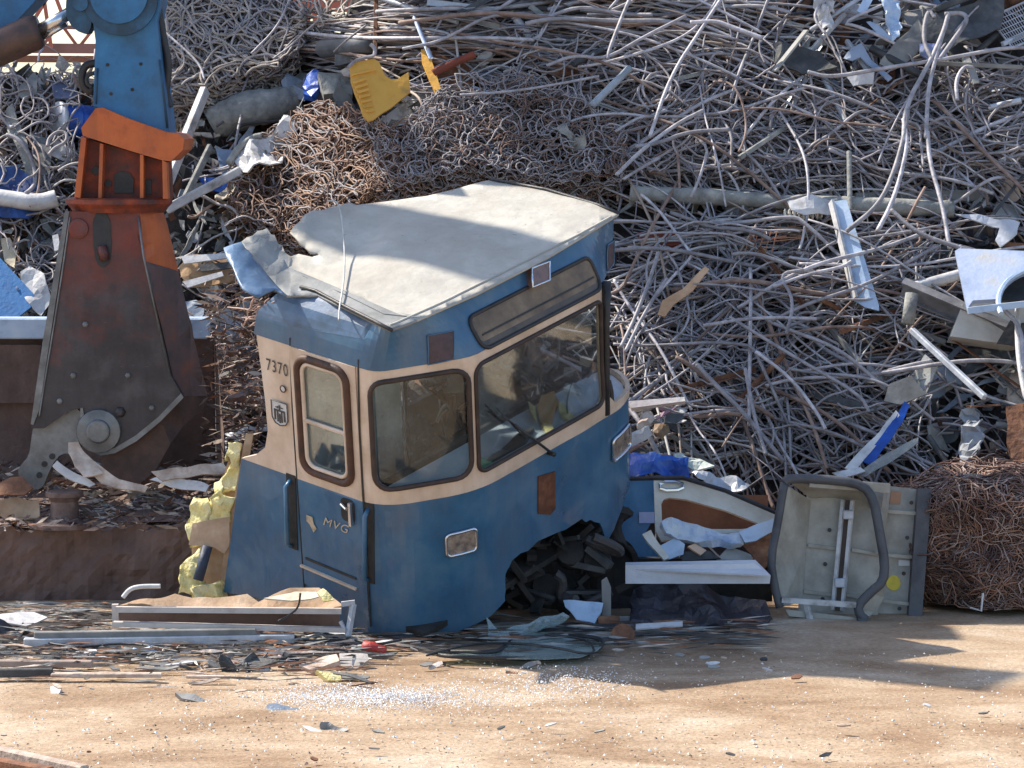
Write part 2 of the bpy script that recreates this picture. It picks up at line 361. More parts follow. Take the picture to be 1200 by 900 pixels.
mx2=N.new('ShaderNodeMix'); mx2.data_type='RGBA'; mx2.inputs[7].default_value=(.6,.56,.48,1); L.new(r2.outputs[0],mx2.inputs[0]); L.new(mx.outputs[2],mx2.inputs[6])
sp_=N.new('ShaderNodeMapping'); sp_.inputs['Scale'].default_value=(.45,1.5,1); sp_.inputs['Rotation'].default_value=(0,0,.12); L.new(tc.outputs['Object'],sp_.inputs[0]); sn=N.new('ShaderNodeTexNoise'); sn.inputs['Scale'].default_value=1.6; sn.inputs['Detail'].default_value=7; sn.inputs['Distortion'].default_value=1.2; L.new(sp_.outputs[0],sn.inputs[0])
sr=N.new('ShaderNodeMapRange'); sr.inputs[1].default_value=.5; sr.inputs[2].default_value=.68; sr.inputs[4].default_value=.38; L.new(sn.outputs[0],sr.inputs[0])
mx4=N.new('ShaderNodeMix'); mx4.data_type='RGBA'; mx4.inputs[7].default_value=(.23,.14,.08,1); L.new(sr.outputs[0],mx4.inputs[0]); L.new(mx2.outputs[2],mx4.inputs[6]); L.new(mx4.outputs[2],P_.inputs['Base Color']); P_.inputs['Roughness'].default_value=.85
bp=N.new('ShaderNodeBump'); bp.inputs['Strength'].default_value=.5; bp.inputs['Distance'].default_value=.02; L.new(n2.outputs[0],bp.inputs['Height']); L.new(bp.outputs[0],P_.inputs['Normal'])
o=b.build('ground',gm,loc=(0,0,0),smooth_=True); tag(o,kind='structure')
# heap core
def ridge(x):
    pts=[(-9,3.4),(-3.75,3.62),(-3.45,3.45),(-3.25,3.4),(-3.05,4.1),(-2.3,4.22),(-2.0,4.0),(-1.5,3.9),(-1.25,4.6),(-.8,5.2),(9,5.6)]
    for (a,h),(c,k) in zip(pts,pts[1:]):
        if x<=c: return h+(k-h)*ss(a,c,x)
    return 5.6
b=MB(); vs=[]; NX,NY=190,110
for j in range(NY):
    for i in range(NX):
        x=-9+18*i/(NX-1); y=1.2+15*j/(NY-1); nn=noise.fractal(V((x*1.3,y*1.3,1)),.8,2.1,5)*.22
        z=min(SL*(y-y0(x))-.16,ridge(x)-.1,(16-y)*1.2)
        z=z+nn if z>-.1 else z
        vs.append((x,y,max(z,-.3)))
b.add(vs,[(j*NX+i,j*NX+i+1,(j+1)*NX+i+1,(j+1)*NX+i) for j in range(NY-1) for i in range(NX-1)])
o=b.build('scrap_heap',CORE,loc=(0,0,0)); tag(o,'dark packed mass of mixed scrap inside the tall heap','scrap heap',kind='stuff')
# ================================================================ helpers for scrap
def plate(name,label,cat,pts,mat,p0=None,n=None,th=.012,cr=.0,step=9,holes=(),lift=.15,group=None,smt=True,csc=3,parent=None,curl=None,seed=None):
    cx=sum(p[0] for p in pts)/len(pts);cy=sum(p[1] for p in pts)/len(pts)
    if p0 is None: p0,n=hplane(cx,cy,lift,n)
    n=V(n).normalized(); sd=U(0,50) if seed is None else seed
    def fn(x,y):
        p=onp(x,y,p0,n)
        if cr: p=p+n*(nz(p,csc,sd).x*cr*1.6)+nz(p,csc*2.3,sd+3)*cr*.45
        if curl: p=p+n*curl(x,y)
        return p
    b=MB(); b.sheet(pts,fn,th,holes,step,jit=.25 if cr else 0)
    o=b.build(name,mat,parent)
    if parent is None: tag(o,label,cat,group)
    elif label: o['label']=label
    return o
def hpts(P,lift=.2,it=2):
    Q=[hp(p[0],p[1],(p[2] if len(p)>2 else lift)) for p in P]
    return smooth([tuple(q) for q in Q],it)
def rodpx(name,label,cat,P,r,mat,lift=.3,group=None,it=2,n=8):
    b=MB(); b.tube(hpts(P,lift,it),r,n); o=b.build(name,mat,smooth_=True); return tag(o,label,cat,group)
# ================================================================ TRAM
TM=Matrix.Rotation(R(-1.767),3,'Y')@Matrix.Rotation(R(19.727),3,'X')@Matrix.Rotation(R(50.121),3,'Z')
TO=V((-.266,.18,.333)); TMi=TM.transposed()
def TW(p): return TM@V(p)+TO
def TLp(px,py,ax,val):            # pixel -> tram-local point on local plane axis=val
    o=TMi@(CAM-TO); d=TMi@ray(px,py); t=(val-o[ax])/d[ax]; return o+d*t
PB=[(-1,-1.16,2.0),(1.12,-1.16,-.12),(1.30,-1.15,-.29),(1.88,-.64,-.62),(3.16,.64,-.62),(3.74,1.17,-.32),(3.92,1.19,-.15),(5.5,1.17,1.4)]
PA=PB[:5]+[(3.52,.98,-.585),(3.74,1.13,-.48),(3.92,1.235,-.33),(4.1,1.275,-.15),(5.5,1.27,1.2)]
PC=[(-1,-1.135,2.0),(1.12,-1.135,-.2),(1.30,-1.125,-.38),(1.88,-.66,-.41),(3.16,.66,-.41),(3.74,1.12,-.385),(3.92,1.15,-.2),(5.5,1.14,1.4)]
def pl(T,u):
    for a,c in zip(T,T[1:]):
        if u<=c[0]: t=(u-a[0])/(c[0]-a[0]); return a[1]+(c[1]-a[1])*t,a[2]+(c[2]-a[2])*t
    return T[-1][1:]
def fil(T,u,w):
    X=Y=0
    for k in range(-4,5):
        a=pl(T,u+k*w/4); X+=a[0];Y+=a[1]
    return X/9,Y/9
def S(u,v,off=0):
    w=.2+(.07-.2)*ss(.9,1.25,v)
    k=ss(1.06,1.45,v); x,y=fil(PB,u,w)
    if k<1:
        X,Y=fil(PA,u,w); x=X+(x-X)*k; y=Y+(y-Y)*k
    if v>1.9:
        t=min(1,(v-1.9)/.32); X,Y=fil(PC,u,.06); 
        x+=(X-x)*t;y+=(Y-y)*t
        k=ss(1.35,1.0,u); q=max(0,(v-1.99)/.23); 
        if k>0 and q>0: x+=k*.17*(1-math.sqrt(max(0,1-min(1,q)**2)))
    if v<1.0 and off>=0:
        dn=.006*noise.noise(V((u*1.6,v*2.2,9)))+.010*noise.noise(V((u*4,v*4,2)))*ss(2.6,3.3,u)
        y+=dn; x+=dn*.5
    if off:
        e=.01; a=V(S(u+e,v))-V(S(u-e,v)); c=V(S(u,v+e))-V(S(u,v-e)); nn=a.cross(c).normalized(); return V((x,y,v))+nn*off
    return V((x,y,v))
def uvpx(px,py,ulo=-.3,uhi=3.85):
    best=None
    u=ulo
    while u<=uhi:
        v=0
        while v<=2.25:
            q=proj(TW(S(u,v))); d=(q[0]-px)**2+(q[1]-py)**2
            if best is None or d<best[0]: best=(d,u,v)
            v+=.12
        u+=.08
    _,u,v=best
    for _ in range(8):
        q=V(proj(TW(S(u,v)))); e=.004; a=(V(proj(TW(S(u+e,v))))-q)/e; c=(V(proj(TW(S(u,v+e))))-q)/e
        r=V((px,py))-q; det=a.x*c.y-a.y*c.x
        if abs(det)<1e-3: break
        u+=max(-.2,min(.2,(r.x*c.y-r.y*c.x)/det)); v+=max(-.2,min(.2,(a.x*r.y-a.y*r.x)/det))
    return u,v
tram=empty('tram_cab',TO,'blue and cream cut-off tram driver cab leaning on the scrap heap','tram')
tram.rotation_euler=TM.to_euler(); tram['_w']=0; del tram['_w']
outw=lambda P:(V((0,.6,1.0))-sum(P,V((0,0,0)))/len(P))
def rrect(u0,u1,v0,v1,r,n=5):
    P=[]
    for cx,cy,a0 in((u1-r,v1-r,0),(u0+r,v1-r,90),(u0+r,v0+r,180),(u1-r,v0+r,270)):
        for k in range(n+1): a=R(a0+90*k/n); P.append((cx+r*math.cos(a),cy+r*math.sin(a)))
    return P
def tsheet(name,outer,mats,holes=(),off=0,th=.012,step=.06,cuts=(),matfn=None,parent=None,fn=None):
    b=MB(); b.sheet(outer,fn or (lambda u,v:S(u,v,off)),th,holes,step,cuts=cuts,matfn=matfn,back=outw); return b.build(name,mats,parent or tram,smooth_=False)
def ring(name,loop,r,mat,off=.004,parent=None,flat=1,n=8):
    P=[]
    for i in range(len(loop)):
        a=loop[i];c=loop[(i+1)%len(loop)]; k=max(1,int(math.hypot(c[0]-a[0],c[1]-a[1])/.05))
        for q in range(k): P.append(S(a[0]+(c[0]-a[0])*q/k,a[1]+(c[1]-a[1])*q/k,off))
    b=MB(); b.tube(P,r,n,closed=True,flat=flat); return b.build(name,mat,parent or tram,smooth_=True)
def px2(P,**k): return [uvpx(*p,**k) for p in P]
# windows (uv)
cu0=uvpx(557,490)[0]; cu1=uvpx(705,415)[0]; CW=rrect(cu0+.012,cu1-.012,1.10,1.835,.07)
lu0=uvpx(437,520)[0]; lu1=uvpx(551,500)[0]; LW=rrect(lu0,lu1,1.10,1.835,.10)
du0=uvpx(354,490)[0]; du1=uvpx(411,500)[0]; dvt=uvpx(378,425)[1]; dvb=uvpx(390,560)[1]; DW=rrect(du0,du1,dvb,dvt,.09)
dl=uvpx(345,480)[0]; dr=uvpx(421,500)[0]
# lower body
bot=px2([(262,694),(300,700),(352,716),(400,735),(440,745),(480,749),(530,742),(575,722),(592,704),(592,676),(600,657),(640,630),(682,608),(703,613),(712,634)])
bt=[]
for i_,(a_,c_) in enumerate(zip(bot,bot[1:]+[(3.5,.30)])):
    bt.append(a_)
    if i_>=8:
        for q_ in (.25,.5,.75): bt.append((a_[0]+(c_[0]-a_[0])*q_+U(-.012,.012),a_[1]+(c_[1]-a_[1])*q_+U(-.016,.016)))
low=bt+[(3.5,.30),(3.75,.36),(4.1,.45),(4.3,.5),(4.3,.985),(uvpx(283,536)[0],.985)]
tsheet('lower_body',low,BLUE,off=0,step=.045)
# cream window band with sill that runs on round the missing right pane
cr_=3.235
rear=px2([(283,537),(300,533),(311,524),(314,505),(311,470),(306,430),(301,398)])
band=[(rear[0][0],.985)]+[(u,max(v,.99)) for u,v in rear[1:-1]]+[(rear[-1][0],1.905),(cr_+.04,1.905),(cr_+.02,1.12),(cr_+.09,1.05),(3.9,1.04),(4.3,1.04),(4.3,.985)]
DWb=rrect(du0-.012,du1+.012,dvb-.012,dvt+.012,.1)
tsheet('window_band',band,CREAM,holes=[CW,LW,DWb],off=.002,step=.06,th=.03)
# upper blue band
ub=[(uvpx(298,392)[0],1.907),(4.35,1.907),(4.35,2.215),(uvpx(303,372)[0]+.1,2.215),(uvpx(300,380)[0],2.06)]
def ufn(u,v): return S(u,v,.006)
ubm=lambda u,v: 1 if (v>2.035+.06*max(0,min(1,(u-.6)/.55)) and u<1.15) else 0
ubc=[((-.3,2.035),(.6,2.035)),((.6,2.035),(1.15,2.095)),((1.15,2.095),(1.15,2.21))]
b=MB(); b.sheet(ub,ufn,.012,step=.045,matfn=ubm,cuts=ubc,back=outw); b.build('upper_band',[BLUE,SHOULD],tram,smooth_=False)
# black trim at windows
f=ring('windscreen_frame',CW,.015,M('rubber_dark',(.02,.014,.013),(.045,.028,.024),(.08,.05,.04),sc_=8),.004); 
g=tsheet('windscreen',rrect(cu0+.014,cu1-.014,1.102,1.833,.07),GLASS,off=-.012,th=.005)
ring('side_window_frame',LW,.017,M('rubber_dark'),.004); tsheet('side_pane',LW,GLASS,off=-.012,th=.005)
b=MB(); b.tube([(.70,-.6,1.0),(.70,-.61,1.3),(.71,-.61,1.6),(.74,-.59,1.92)],[.03,.024,.022,.035],8); b.build('corner_pillar',BLK,tram,smooth_=True)
b=MB(); b.tube(smooth([(.74,-.5,1.35),(.86,-.33,1.14),(1.05,-.18,1.05),(1.22,-.16,1.04),(1.25,-.28,1.045)],2),.018,6); b.build('rubber_lip',BLK,tram,smooth_=True)
# door
door=tsheet('door',[(dl,.24),(dr,.17),(dr,1.905),(dl,1.905)],[BLUE,CREAM],holes=[DW],off=.012,th=.02,cuts=[((dl-.01,.99),(dr+.01,.99))],matfn=lambda u,v:1 if v>.99 else 0)
ring('window_seal',DW,.026,RUB,.016,door)
iw=rrect(du0+.035,du1-.035,dvb+.035,dvt-.035,.07); ring('window_frame',iw,.014,CREAM,.012,door)
tsheet('pane',iw,GLASS,off=.004,th=.005,parent=door)
vm_=uvpx(385,500)[1]; b=MB(); b.tube([S(u,vm_,.014) for u in (du0+.03,(du0+du1)/2,du1-.03)],.014,6); b.build('window_rail',CREAM,door)
b=MB()
for u in (dl-.008,dr+.008): b.tube([S(u,v,.008) for v in (.1,.5,1,1.5,1.96)],.006,5)
b.split('door_gap',BLK,tram)
tb=px2([(355,661),(420,689)]); b=MB(); b.bar(S(*tb[0],.02),S(*tb[1],.02),.02,.014); b.build('door_sill',CREAM,tram)
tb=px2([(360,653),(419,677)]); b=MB(); b.bar(S(*tb[0],.014),S(*tb[1],.014),.01,.016); b.build('sill_slot',BLK,door)
# handle
hu,hv=uvpx(408,590); b=MB(); b.sheet(rrect(hu-.05,hu+.065,hv-.12,hv+.04,.035),lambda u,v:S(u,v,.016),.004,back=outw); hd=b.build('handle_recess',DARK,door)
b=MB(); b.tube([S(hu-.03,hv+.0,.03),S(hu+.03,hv-.01,.05)],.012,8); b.bar(S(hu+.045,hv+.03,.03),S(hu+.045,hv-.13,.03),.03,.02); b.build('handle',CHR,door,smooth_=False)
# grab rails in dark recesses
for (x0_,y0_,x1_,y1_) in ((342,556,345,643),(433,590,434,683)):
    a=uvpx(x0_,y0_);c=uvpx(x1_,y1_); b=MB(); w=.045
    b.sheet([(a[0]-w,a[1]),(a[0]+w-.01,a[1]),(c[0]+w-.01,c[1]),(c[0]-w,c[1])],lambda u,v:S(u,v,.007),.006,back=outw); rc=b.build('rail_recess',DARK,tram)
    b=MB(); b.tube([S(a[0]-.012,a[1]-.04,.0),S(a[0]-.012,a[1]-.07,.05),S(c[0]-.012,c[1]+.05,.05),S(c[0]-.012,c[1]+.02,0)],.015,8); b.build('grab_rail',BLUE,tram,smooth_=True)
# text
def text_on(s,u,v,h,mat,name,sx=1,shear=0,off=.018,slant=0,parent=None):
    cu=bpy.data.curves.new('t','FONT'); cu.body=s; cu.size=h*1.38; cu.shear=shear; cu.space_character=1.15
    o=bpy.data.objects.new('t',cu); COL.objects.link(o); bpy.context.view_layer.update()
    me=o.evaluated_get(bpy.context.evaluated_depsgraph_get()).to_mesh(); b=MB()
    vs=[S(u+p.co.x*sx,v+p.co.y+p.co.x*sx*slant,off) for p in me.vertices]; b.add(vs,[tuple(p.vertices) for p in me.polygons])
    o.evaluated_get(bpy.context.evaluated_depsgraph_get()).to_mesh_clear() if False else None
    bpy.data.objects.remove(o); return b.build(name,mat,parent or tram)
a=uvpx(313,431); text_on('7370',a[0],a[1]-.01,.085,INK,'fleet_number',.72,off=.008)
a=uvpx(380,612); t=text_on('MVG',a[0]-.0,a[1]-.008,.062,TAN,'operator_lettering',1.1,.35,off=.018,parent=door)
a=uvpx(361,602); b=MB()
for P in ([(0,.0),(.055,-.0),(.062,-.045),(.085,-.075),(.055,-.11),(.025,-.06),(.0,-.045)],): b.add([S(a[0]+p[0],a[1]+p[1],.018) for p in P],[tuple(range(len(P)))])
b.build('arrow_emblem',TAN,door)
a=uvpx(319,467); c=uvpx(337,467); w=(c[0]-a[0]); H=.165; sh=[(0,0),(w,0),(w,-H*.72),(w*.82,-H*.93),(w*.5,-H),(w*.18,-H*.93),(0,-H*.72)]
b=MB(); b.sheet([(a[0]+x,a[1]+y) for x,y in sh],lambda u,v:S(u,v,.009),.004,back=outw); cr=b.build('coat_of_arms',SILV,tram)
b=MB()
def q4(x0,y0_,x1,y1): b.add([S(a[0]+x*w,a[1]-y*H,.0115) for x,y in((x0,y0_),(x1,y0_),(x1,y1),(x0,y1))],[(0,1,2,3)])
for r_ in((.14,.34,.86,.42),(.14,.42,.26,.8),(.32,.42,.42,.86),(.58,.42,.68,.86),(.74,.42,.86,.8),(.44,.5,.56,.9),(.34,.2,.44,.3),(.46,.14,.56,.34),(.56,.22,.74,.27),(.24,.24,.34,.28)): q4(*r_)
b.build('monogram',INK,cr)
ring('emblem_rim',[(a[0]+x,a[1]+y) for x,y in sh],.0035,INK,.012,cr,n=5)
a=uvpx(333,455); b=MB(); rr=[(a[0]+.022*math.cos(R(k*30)),a[1]+.022*math.sin(R(k*30))) for k in range(12)]; b.sheet(rr,lambda u,v:S(u,v,.012),.006,back=outw); lk=b.build('lock_disc',SILV,tram)
ring('lock_rim',rr,.004,RUB,.013,lk,n=5)
# headlights
for (P,nm) in ((((522,628),(557,616),(557,640),(523,655)),0),(((716,513),(733,503),(733,527),(717,540)),1)):
    q=px2(P); u0=(q[0][0]+q[3][0])/2;u1=(q[1][0]+q[2][0])/2; v0=(q[2][1]+q[3][1])/2; v1=(q[0][1]+q[1][1])/2
    if nm: u1=u0+.3
    rc=rrect(u0,u1,v0,v1,.03); b=MB(); b.sheet(rc,lambda u,v:S(u,v,.012),.01,step=.05,back=outw); h=b.build('headlight',LENS,tram); ring('trim_ring',rc,.011,CHR,.014,h)
# vents, destination sign, marker lamp, rust recess
for P in (((500,393),(531,388),(531,421),(501,427)),((710,287),(725,279),(726,309),(710,318))):
    q=px2(P); b=MB(); b.sheet(q,lambda u,v:S(u,v,.012),.006,step=.08,back=outw); vt=b.build('vent_panel',M('vent_brown',(.045,.03,.035),(.08,.05,.055),sc_=20,rough=.6),tram); ring('vent_rim',q,.005,BLUE,.013,vt,n=5)
q=px2([(551,360),(697,303),(697,350),(551,408)]); u0,u1=(q[0][0]+q[3][0])/2,(q[1][0]+q[2][0])/2; va=(q[0][1]+q[1][1])/2; vb=(q[2][1]+q[3][1])/2
rc=rrect(u0,u1,vb,va,.06); b=MB(); b.sheet(rc,lambda u,v:S(u,v,.010),.006,step=.08,back=outw,matfn=lambda u,v:0 if v>(va+vb)/2-.03 else 1); ds=b.build('destination_sign',[SEPIA,M('sign_lower',(.05,.04,.035),(.1,.08,.06),sc_=6,rough=.4)],tram)
ring('sign_frame',rc,.013,BLK,.012,ds); 
b=MB(); b.tube([S(u0+.05+(u1-u0-.1)*k/6,(va+vb)/2-.02,.014) for k in range(7)],.006,5); b.build('blind_roller',BLK,ds)
q=px2([(616,318),(637,310),(637,332),(617,340)]); b=MB(); b.sheet(q,lambda u,v:S(u,v,.06),.055,back=outw); ml=b.build('marker_lamp',M('marker_lens',(.1,.055,.04),(.18,.1,.07),sc_=15,rough=.2,coat=.8),tram); ring('marker_trim',q,.007,CHR,.062,ml)
q=px2([(630,558),(650,552),(650,596),(644,603),(630,602)]); b=MB(); b.sheet(q,lambda u,v:S(u,v,.008),.006,step=.05,back=outw); b.build('rusty_recess',RUSTR,tram)
# roof traced on the local plane z=2.22
def rfn(px,py):
    hh=.07*ss(400,340,px)*ss(320,270,py)+.16*ss(345,270,px)
    hh+=.02*noise.noise(V((px/14,py/14,5)))*ss(420,360,px)
    p=TLp(px,py,2,2.225+hh); h=0
    h+=.045*math.sin(math.pi*min(1,max(0,(p.x+1.1)/2.2)))*ss(-.42,0,p.y)-.004
    h+=.014*noise.noise(V((p.x*3,p.y*3,0)))*ss(-.42,-.1,p.y)
    h-=.05*math.exp(-(((px-430)-(290-py)*1.6)/26)**2)*ss(470,420,px)*ss(330,270,py)
    return p+V((0,0,h))
ro=[(457,386),(480,378),(560,343),(640,302),(700,266),(725,250),(706,240),(640,222),(574,210),(540,221),(500,235),(440,244),(418,247),(410,244),(400,247),(388,249),(378,253),(367,253),(358,258),(354,262),(352,266),(345,271),(341,277),(346,283),(352,290),(357,293),(364,300),(372,301),(384,309),(376,303),(366,305),(350,301),(341,303),(334,298),(331,291),(326,288),(322,279),(318,278),(313,271),(308,272),(302,272),(296,277),(289,279),(283,284),(296,303),(310,318),(336,345),(372,346)]
b=MB(); b.sheet(ro,rfn,.014,step=9,back=lambda P:V((0,0,-1)),matfn=lambda x,y: 1 if x<338 or y>330+.41*(x-375) else 0,cuts=[((338,268),(338,345)),((338,315),(458,364)),((458,364),(500,372))]); b.build('roof',[ROOF,ROOFG],tram,smooth_=True)
b=MB(); b.sheet([(283,284),(272,287),(262,291),(266,303),(272,312),(285,337),(303,348),(322,337),(336,345),(310,318)],rfn,.014,step=8,back=lambda P:V((0,0,-1))); b.build('peeled_edge',M('peel_blue',(.08,.13,.2),(.12,.2,.32),(.2,.28,.38),sc_=4,rough=.4),tram,smooth_=True)
b=MB(); b.tube([S(1.33+(3.66-1.33)*k/30,2.222,.004) for k in range(31)],.009,6); b.build('roof_lip',ROOF,tram,smooth_=True)
b=MB(); P=[TLp(x,y,2,2.235) for x,y in ((459,387),(440,377),(400,357),(370,341),(352,336))]; b.tube(P,.012,6); P=[TLp(x,y,2,2.225) for x,y in ((725,250),(700,240),(640,222),(574,210))]; b.tube(P,.013,6); b.split('gutter',BLK,tram,True)
b=MB(); P=[rfn(x,y)+V((0,0,.004)) for x,y in ((355,325),(400,345),(450,368),(492,372))]; b.tube(P,.003,4); b.build('roof_seam',ROOFG,tram)
b=MB(); P=[rfn(x,y)+V((0,0,.05*k)) for x,y,k in ((385,250,1),(398,255,1.5),(403,280,1.2),(405,320,.8),(402,345,.5),(398,362,.3),(397,375,.0))]; P.append(TLp(400,392,1,0)) if False else None
b.tube(smooth([tuple(p) for p in P],2),.0055,6); b.build('hanging_cable',M('cable_white',(.3,.3,.3),(.5,.5,.48)),tram,smooth_=True)
b=MB(); random.seed(17)
for k in range(14):
    p=TLp(U(300,322),U(340,372),0,-1.1); P=[p+V((0,U(-.02,.02),0))*i+V((U(-.02,.02),U(-.03,.03),U(-.03,.03)))+V((-.01,.05*i*U(.3,1),-.03*i)) for i in range(5)]; b.tube(smooth([tuple(q) for q in P],2),.005,5)
w_=b.build('torn_wires',M('wire_pink',(.3,.18,.15),(.45,.32,.28)),tram,smooth_=True); w_['kind']='stuff'
# interior
b=MB(); zs=1.0
sf=[tuple(S(u,1.0,-.03)[:2]) for u in [.55,.9,1.12,1.25,1.4,1.6,1.88,2.2,2.6,3.0,3.2,3.4,3.52,3.65,3.8,3.95,4.08]]
q1=TLp(552,511,2,zs);q2=TLp(702,430,2,zs)
sl=(q2.y-q1.y)/(q2.x-q1.x); xl=-1.13; xr=1.0
sf=[p for p in sf if p[1]< q1.y+sl*(p[0]-q1.x)+.02]
sf=[p for p in sf if p[1]<-.2]+[(1.235,-.15),(1.0,-.14),(xl,-.14)]
b.sheet(sf,lambda x,y:(x,y,zs),.03,step=.1,back=lambda P:V((0,0,-1))); b.build('dashboard',DASH,tram)
b=MB(); yb=.6
b.box((-.55,yb,1.05),(1.15,.03,2.05)); b.build('rear_wall',GREYW,tram)
b=MB(); b.box((.0,.1,.1),(2.1,1.2,.04)); b.box((.6,.62,.5),(1.05,.04,.9)); b.box((0,q1.y+.03,.55),(2.1,.03,.9)); b.box((0,.62,2.05),(2.05,.05,.14)); b.build('cab_floor',DARK,tram)
b=MB(); b.tube([(-.42,yb-.05,.95),(-.42,yb-.08,1.35),(-.46,yb-.05,1.42)],.012,6); b.tube([(.06,yb-.02,.1),(.06,yb-.02,2.1)],.02,6); b.build('grab_pole',CHR,tram,smooth_=True)
b=MB(); fr=[(.62,yb,1.42),(1.02,yb,1.42),(1.02,yb,1.9),(.62,yb,1.9)]; b.tube(fr,.02,6,closed=True); b.build('rear_window_frame',SILV,tram)
b=MB(); b.bar((.1,yb,1.62),(1.13,yb-.3,1.95),.02,.03); b.bar((.05,yb-.1,1.5),(1.1,yb-.35,1.8),.015,.02); b.split('sun_blind_rail',CHR,tram)
random.seed(31)
b=MB()
for k in range(70):
    c=V((U(.3,1.0),U(.1,.55),U(.8,1.4)));
    P=[c+V((U(-.2,.2),U(-.1,.1),U(-.2,.2))) for _ in range(4)]
    if k%2: b.tube(smooth([tuple(p) for p in P],2),U(.006,.016),5,mi=k%3)
    else: b.add(P,[(0,1,2),(0,2,3)],mi=k%3)
b.build('torn_interior_trim',[M('trim_dark',(.03,.028,.025),(.09,.08,.07)),GREY,RUST],tram)
def dashbit(px,name,mat,h=.02,cr=.02):
    b=MB(); b.sheet(px,lambda x,y:(lambda p:p+nz(p,6,1)*cr)(TLp(x,y,2,zs+.03)),h,step=6,back=lambda P:V((0,0,-1))); return b.build(name,mat,tram)
dashbit([(628,478),(634,462),(650,458),(655,470),(648,495),(636,498)],'orange_card',M('card_orange',(.5,.25,.07),(.62,.35,.12)))
dashbit([(654,474),(660,472),(677,488),(672,493),(662,487)],'foam_scrap',FOAM); dashbit([(636,494),(644,492),(650,500),(640,505)],'foam_scrap',FOAM); dashbit([(618,470),(627,478),(630,494),(620,480)],'foam_scrap',FOAM)
dashbit([(660,455),(672,448),(684,458),(680,463)],'paper_sheet',LWH,.006,.006)
dashbit([(562,535),(583,544),(578,550),(564,546)],'green_label',GREEN,.006,.004)
dashbit([(575,540),(595,520),(612,505),(625,500),(612,525),(590,545)],'dark_trim',DARK,.06,.05)
# wiper
w0=TLp(648,532,1,-.66);w1=TLp(603,498,1,-.66); b=MB(); b.tube([w0,w1],.009,6); b.tube([w1,TLp(588,487,1,-.66)],.006,5); b.tube([TLp(582,478,1,-.652),TLp(612,510,1,-.652)],.005,4); b.tube([w0+V((0,.05,0)),w0-V((0,.015,0))],.016,8); b.build('wiper',BLK,tram,smooth_=True)
b=MB(); b.tube(smooth([tuple(TLp(x,y,1,-.5)) for x,y in((675,435),(668,455),(664,470),(665,485))],2),.005,5); b.build('antenna_wire',BLK,tram)
b=MB(); b.tube([S(3.33,z,-.03) for z in (1.04,1.12,1.2)],.02,8); b.build('pillar_stub',BLK,tram)
# torn underframe in front opening
b=MB(); random.seed(5)
b.sheet([(-1,.3),(1.0,.3),(1.0,1.2),(-1,1.2)],lambda x,y:(x,-.25+.12*noise.noise(V((x*4,y*4,0))),y-.5),.05,step=.08,back=lambda P:V((0,1,0)))
for k in range(26):
    a=V((U(-.2,1.0),U(-.5,-.2),U(.0,.45))); b.bar(a,a+V((U(-.35,.35),U(-.1,.1),U(-.25,.2))),U(.02,.09),U(.015,.05))
b.build('crushed_underframe',DARK,tram)
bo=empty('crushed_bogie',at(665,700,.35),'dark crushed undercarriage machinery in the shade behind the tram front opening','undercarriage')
b=MB(); b.sheet([(585,612),(735,600),(742,712),(575,722)],lambda x,y:at(x,y,.45)+nz(at(x,y,.45),5,2)*.12,.05,step=7,back=lambda q:V((0,1,0))); b.build('casing',DARK,bo)  # dark backing sheet added to hide the lit ground behind the opening
b=MB()
for k in range(26):
    a=at(U(592,730),U(628,712),U(-.05,.35)); b.bar(a,a+V((U(-.3,.3),U(-.1,.1),U(-.25,.25))),U(.015,.07),U(.01,.05),mi=k%3)
for x,y in((625,700),(660,690),(712,650),(690,705)): b.tube(smooth([tuple(at(x+U(-30,30),y+U(-25,15),U(-.1,.1))) for _ in range(4)],2),U(.012,.035),8,mi=2)
for x,y in((668,650),(700,660),(640,690)): b.lathe(at(x,y,.1),[(.02,-.06),(.09,-.05),(.1,0),(.09,.05),(.02,.06)],14,rot=Matrix.Rotation(R(60),3,'X'))
b.split('broken_linkage',[DARK,DGREY,M('linkage',(.015,.015,.017),(.05,.048,.05),(.1,.09,.09))],bo)
# ================================================================ EXCAVATOR
def zplate(b,pts,y,th,mi=0,step=None,rim=0,sm_=0):
    P=smooth(pts,sm_,True) if sm_ else pts
    b.sheet(P,lambda x,yy:at(x,yy,y),th,step=step,mi=mi,back=lambda q:V((0,1,0)))
EY=1.35
exc=empty('material_handler',at(116,560,EY),'blue excavator arm with an orange and dark scrap shear hanging over the hopper','excavator')
b=MB(); zplate(b,[(-200,255),(-200,140),(80,-160),(190,-260),(300,-300),(330,-240),(215,-190),(70,-32),(42,0),(0,45)],EY+.35,.45); b.build('boom',XBLUE,exc)
b=MB(); zplate(b,[(104,-10),(100,-180),(215,-200),(190,-10),(184,25),(190,80),(199,156),(150,141),(109,124),(111,75),(112,48)],EY,.42); st=b.build('stick',XBLUE,exc)
b=MB(); cir=lambda cx,cy,r,n=20:[(cx+r*math.cos(R(360*k/n)),cy+r*math.sin(R(360*k/n))) for k in range(n)]
zplate(b,cir(141,-2,44),EY-.05,.05,sm_=1); b.build('pivot_plate',XBLUED,exc)
b=MB(); zplate(b,cir(139,-6,34),EY-.07,.03,sm_=1); b.build('pivot_cover',XBLUE,exc)
b=MB(); zplate(b,[(76,5),(82,-12),(104,-14),(108,12),(106,38),(96,40),(80,28)],EY-.02,.2,sm_=1); zplate(b,cir(94,4,9),EY-.06,.05); b.build('cylinder_lug',XBLUED,exc)
